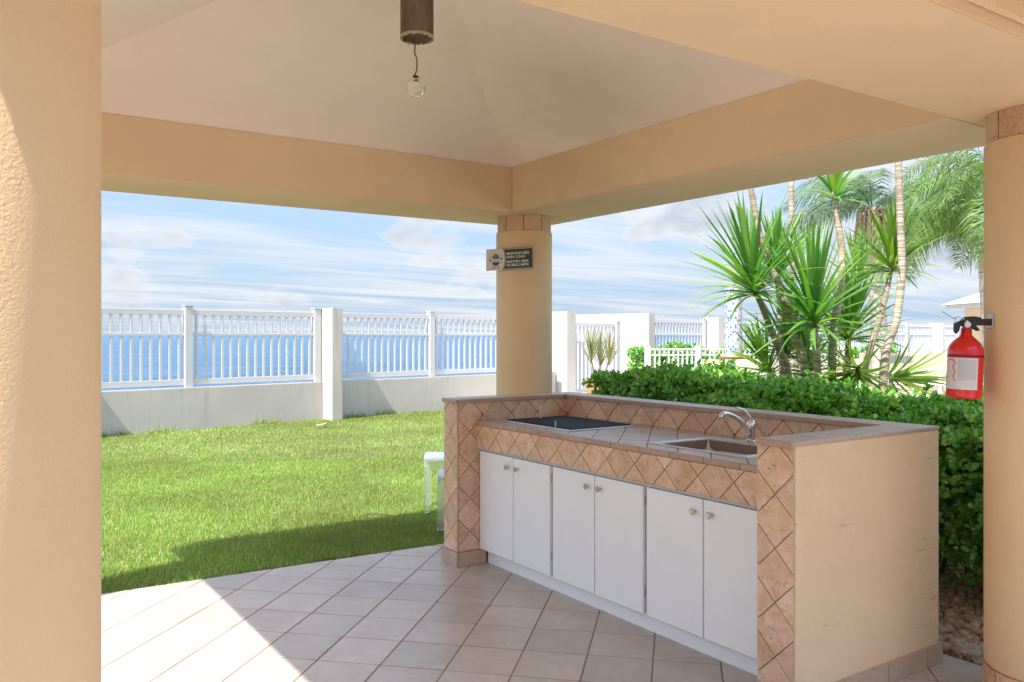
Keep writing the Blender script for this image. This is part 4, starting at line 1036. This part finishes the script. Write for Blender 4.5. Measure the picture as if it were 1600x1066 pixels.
dracaena('small dracaena head at the right foot of the clump by the railing', 1390, [(1392, 604), (1396, 590)], 7.2, 7.2, .02, .018, True, .50, .030, 46, MATS['dracaena_yellow_leaf'])
dracaena('mid-height dracaena head between the middle and round-headed ones', 1318, [(1320, 596), (1330, 500), (1338, 440)], 8.3, 8.3, .028, .022, True, .58, .038, 70)
dracaena('low dark dracaena head at the left foot of the clump', 1205, [(1206, 600), (1200, 575)], 8.0, 8.0, .02, .018, True, .55, .034, 60)
# potted plants by the gate
pp = fl0(934, 16.0)
pt_ = thing('potted_plant', 'terracotta pot with three variegated spiky plants by the gate panel', 'potted plant', pp)
lathe_obj('pot', [(.16, 0), (.20, .3), (.255, .55), (.275, .56), (.275, .61), (.25, .61), (.24, .56)], m_terra, pt_, Matrix.Translation(pp), 30)
lathe_obj('soil', [(.235, .55), (.235, .56)], m_bare, pt_, Matrix.Translation(pp), 24)
for dpx, yt, dz_ in ((-11, 558, 0), (4, 562, .1), (18, 560, -.05)):
    c = at(934+dpx, 16.0+dz_, y=yt); b = at(934+dpx*.4, 16.0+dz_, h=.55)
    st = tube('stem', smooth_path([b, (b+c)/2+Vector((.01, 0, 0)), c], 4), .014, m_stem, pt_, 8)
    rosette(st, c, 40, .60, .022, m_vari, (0, 0, 1), (.05, .62), .14, (.05, .1, .2))

# ------------------------------------------------------------------ palms
def frond_me(name, L_, arch, nl, ll, mat, fluffy=0, droop=.5, seed=0):
    rg = np.random.default_rng(seed); v, f = [], []
    pts = []; ang = .0; p = np.array([0., 0., 0.])
    for i in range(25):
        t = i/24; pts.append(p.copy()); a = arch[0]+(arch[1]-arch[0])*t**1.2
        p = p+np.array([0, math.cos(a), math.sin(a)])*L_/24
    pts = np.array(pts)
    for i in range(24):                 # rachis as thin three-sided strip
        w = .012*(1-i/24)+.002; w2 = .012*(1-(i+1)/24)+.002; b = len(v)
        a, c = pts[i], pts[i+1]
        v += [a+[-w, 0, 0], a+[w, 0, 0], a+[0, 0, -w], c+[-w2, 0, 0], c+[w2, 0, 0], c+[0, 0, -w2]]
        f += [(b, b+1, b+4, b+3), (b+1, b+2, b+5, b+4), (b+2, b, b+3, b+5)]
    for k in range(nl):
        t = .12+.88*(k+.5)/nl; i = min(23, int(t*24)); fr = t*24-i; q = pts[i]*(1-fr)+pts[i+1]*fr
        tan = pts[i+1]-pts[i]; tan /= np.linalg.norm(tan)
        for s in (-1, 1):
            l = ll*(math.sin(PI*min(1, t*.86+.12)))**.6*rg.uniform(.8, 1.1)
            d = np.array([s*1.0, 0, 0])+tan*rg.uniform(.5, .9)+np.array([0, 0, rg.uniform(-.9, .9)*fluffy])
            d /= np.linalg.norm(d); w = .011
            m = q+d*l*.5+np.array([0, 0, -.12*droop*l]); e = q+d*l*(1-.2*droop)+np.array([0, 0, -l*droop*rg.uniform(.5, .9)])
            b = len(v); up = np.cross(d, tan); up /= np.linalg.norm(up)+1e-9; sd = tan*w
            v += [q-sd*.5, q+sd*.5, m-sd, m+sd, e-sd*.15, e+sd*.15]
            f += [(b, b+1, b+3, b+2), (b+2, b+3, b+5, b+4)]
    me = pymesh(name, v, f); me.materials.append(mat); return me
def palm(label, base, h, r0, r1, fronds, meshes, dead=0, lean=(0, 0), shaft=None):
    o = thing('palm_tree', label, 'palm', base, 0, 'palms beyond the hedge'); b = Vector(base); top = b+Vector((lean[0], lean[1], h))
    P_ = smooth_path([b, b*.5+top*.5+Vector((.05, 0, 0)), top], 8); m = len(P_)
    tube('trunk', P_, [r0+(r1-r0)*(i/(m-1))**.7 for i in range(m)], m_pbark, o, 16)
    if shaft: tube('crownshaft', [top, top+Vector((0, 0, .25)), top+Vector((0, 0, .55))], [r1*1.05, r1*.95, r1*.5], m_dry if dead else m_palm, o, 14); top = top+Vector((0, 0, .45))
    for az, el, sc, k in fronds:
        M = Matrix.Translation(top) @ Matrix.Rotation(az-PI/2, 4, 'Z') @ Matrix.Rotation(el, 4, 'X') @ Matrix.Rotation(random.uniform(-.3, .3), 4, 'Y') @ Matrix.Scale(sc, 4)
        mobj('frond', meshes[k % len(meshes)], None, o, M)
    for k in range(dead):
        a = random.uniform(0, 2*PI); l = random.uniform(.35, .8); p0 = top+Vector((.09*math.cos(a), .09*math.sin(a), random.uniform(-.25, .1)))
        pts = [p0, p0+Vector((math.cos(a)*.16, math.sin(a)*.16, -.02)), p0+Vector((math.cos(a)*.22, math.sin(a)*.22, -l))]
        tube('dead_frond', smooth_path(pts, 3), [.022, .022, .02, .018, .014, .010, .004], m_dry, o, 5)
    return o
fA = [frond_me('frond', 2.15, (1.05, -1.85), 84, .55, m_palm, .9, .8, s) for s in (1, 2)]
fB = [frond_me('frond', 2.1, (.6, -1.2), 64, .58, m_palmb, .25, .8, s) for s in (3, 4)]
fC = [frond_me('frond', 2.4, (.9, -1.0), 90, .50, m_palm, 1.1, .6, s) for s in (5, 6)]
def ring(n, el=(-.3, .6), sc=(.85, 1.1)): return [(2*PI*k/n+random.uniform(-.2, .2), random.uniform(*el), random.uniform(*sc), k) for k in range(n)]
palm('grey-trunked palm behind the dracaenas with dead brown fronds under its crown', fl0(1378, 14.5), 3.1, .165, .12, ring(18, (-.3, .8), (.75, 1.0)), fB, 60, (-.12, .1), True)
palm('feathery light green palm whose trunk stands behind the right column', fl0(1548, 11.5), 2.30, .13, .10, ring(26, (-.5, .7), (.72, .98)), fA, 3, (-.1, 0), True)
palm('tall feathery palm at the back right, above the far railing', fl0(1560, 14.5), 3.5, .12, .10, ring(12, (-.4, .7), (.85, 1.1)), fC, 0, (0, 0), True)
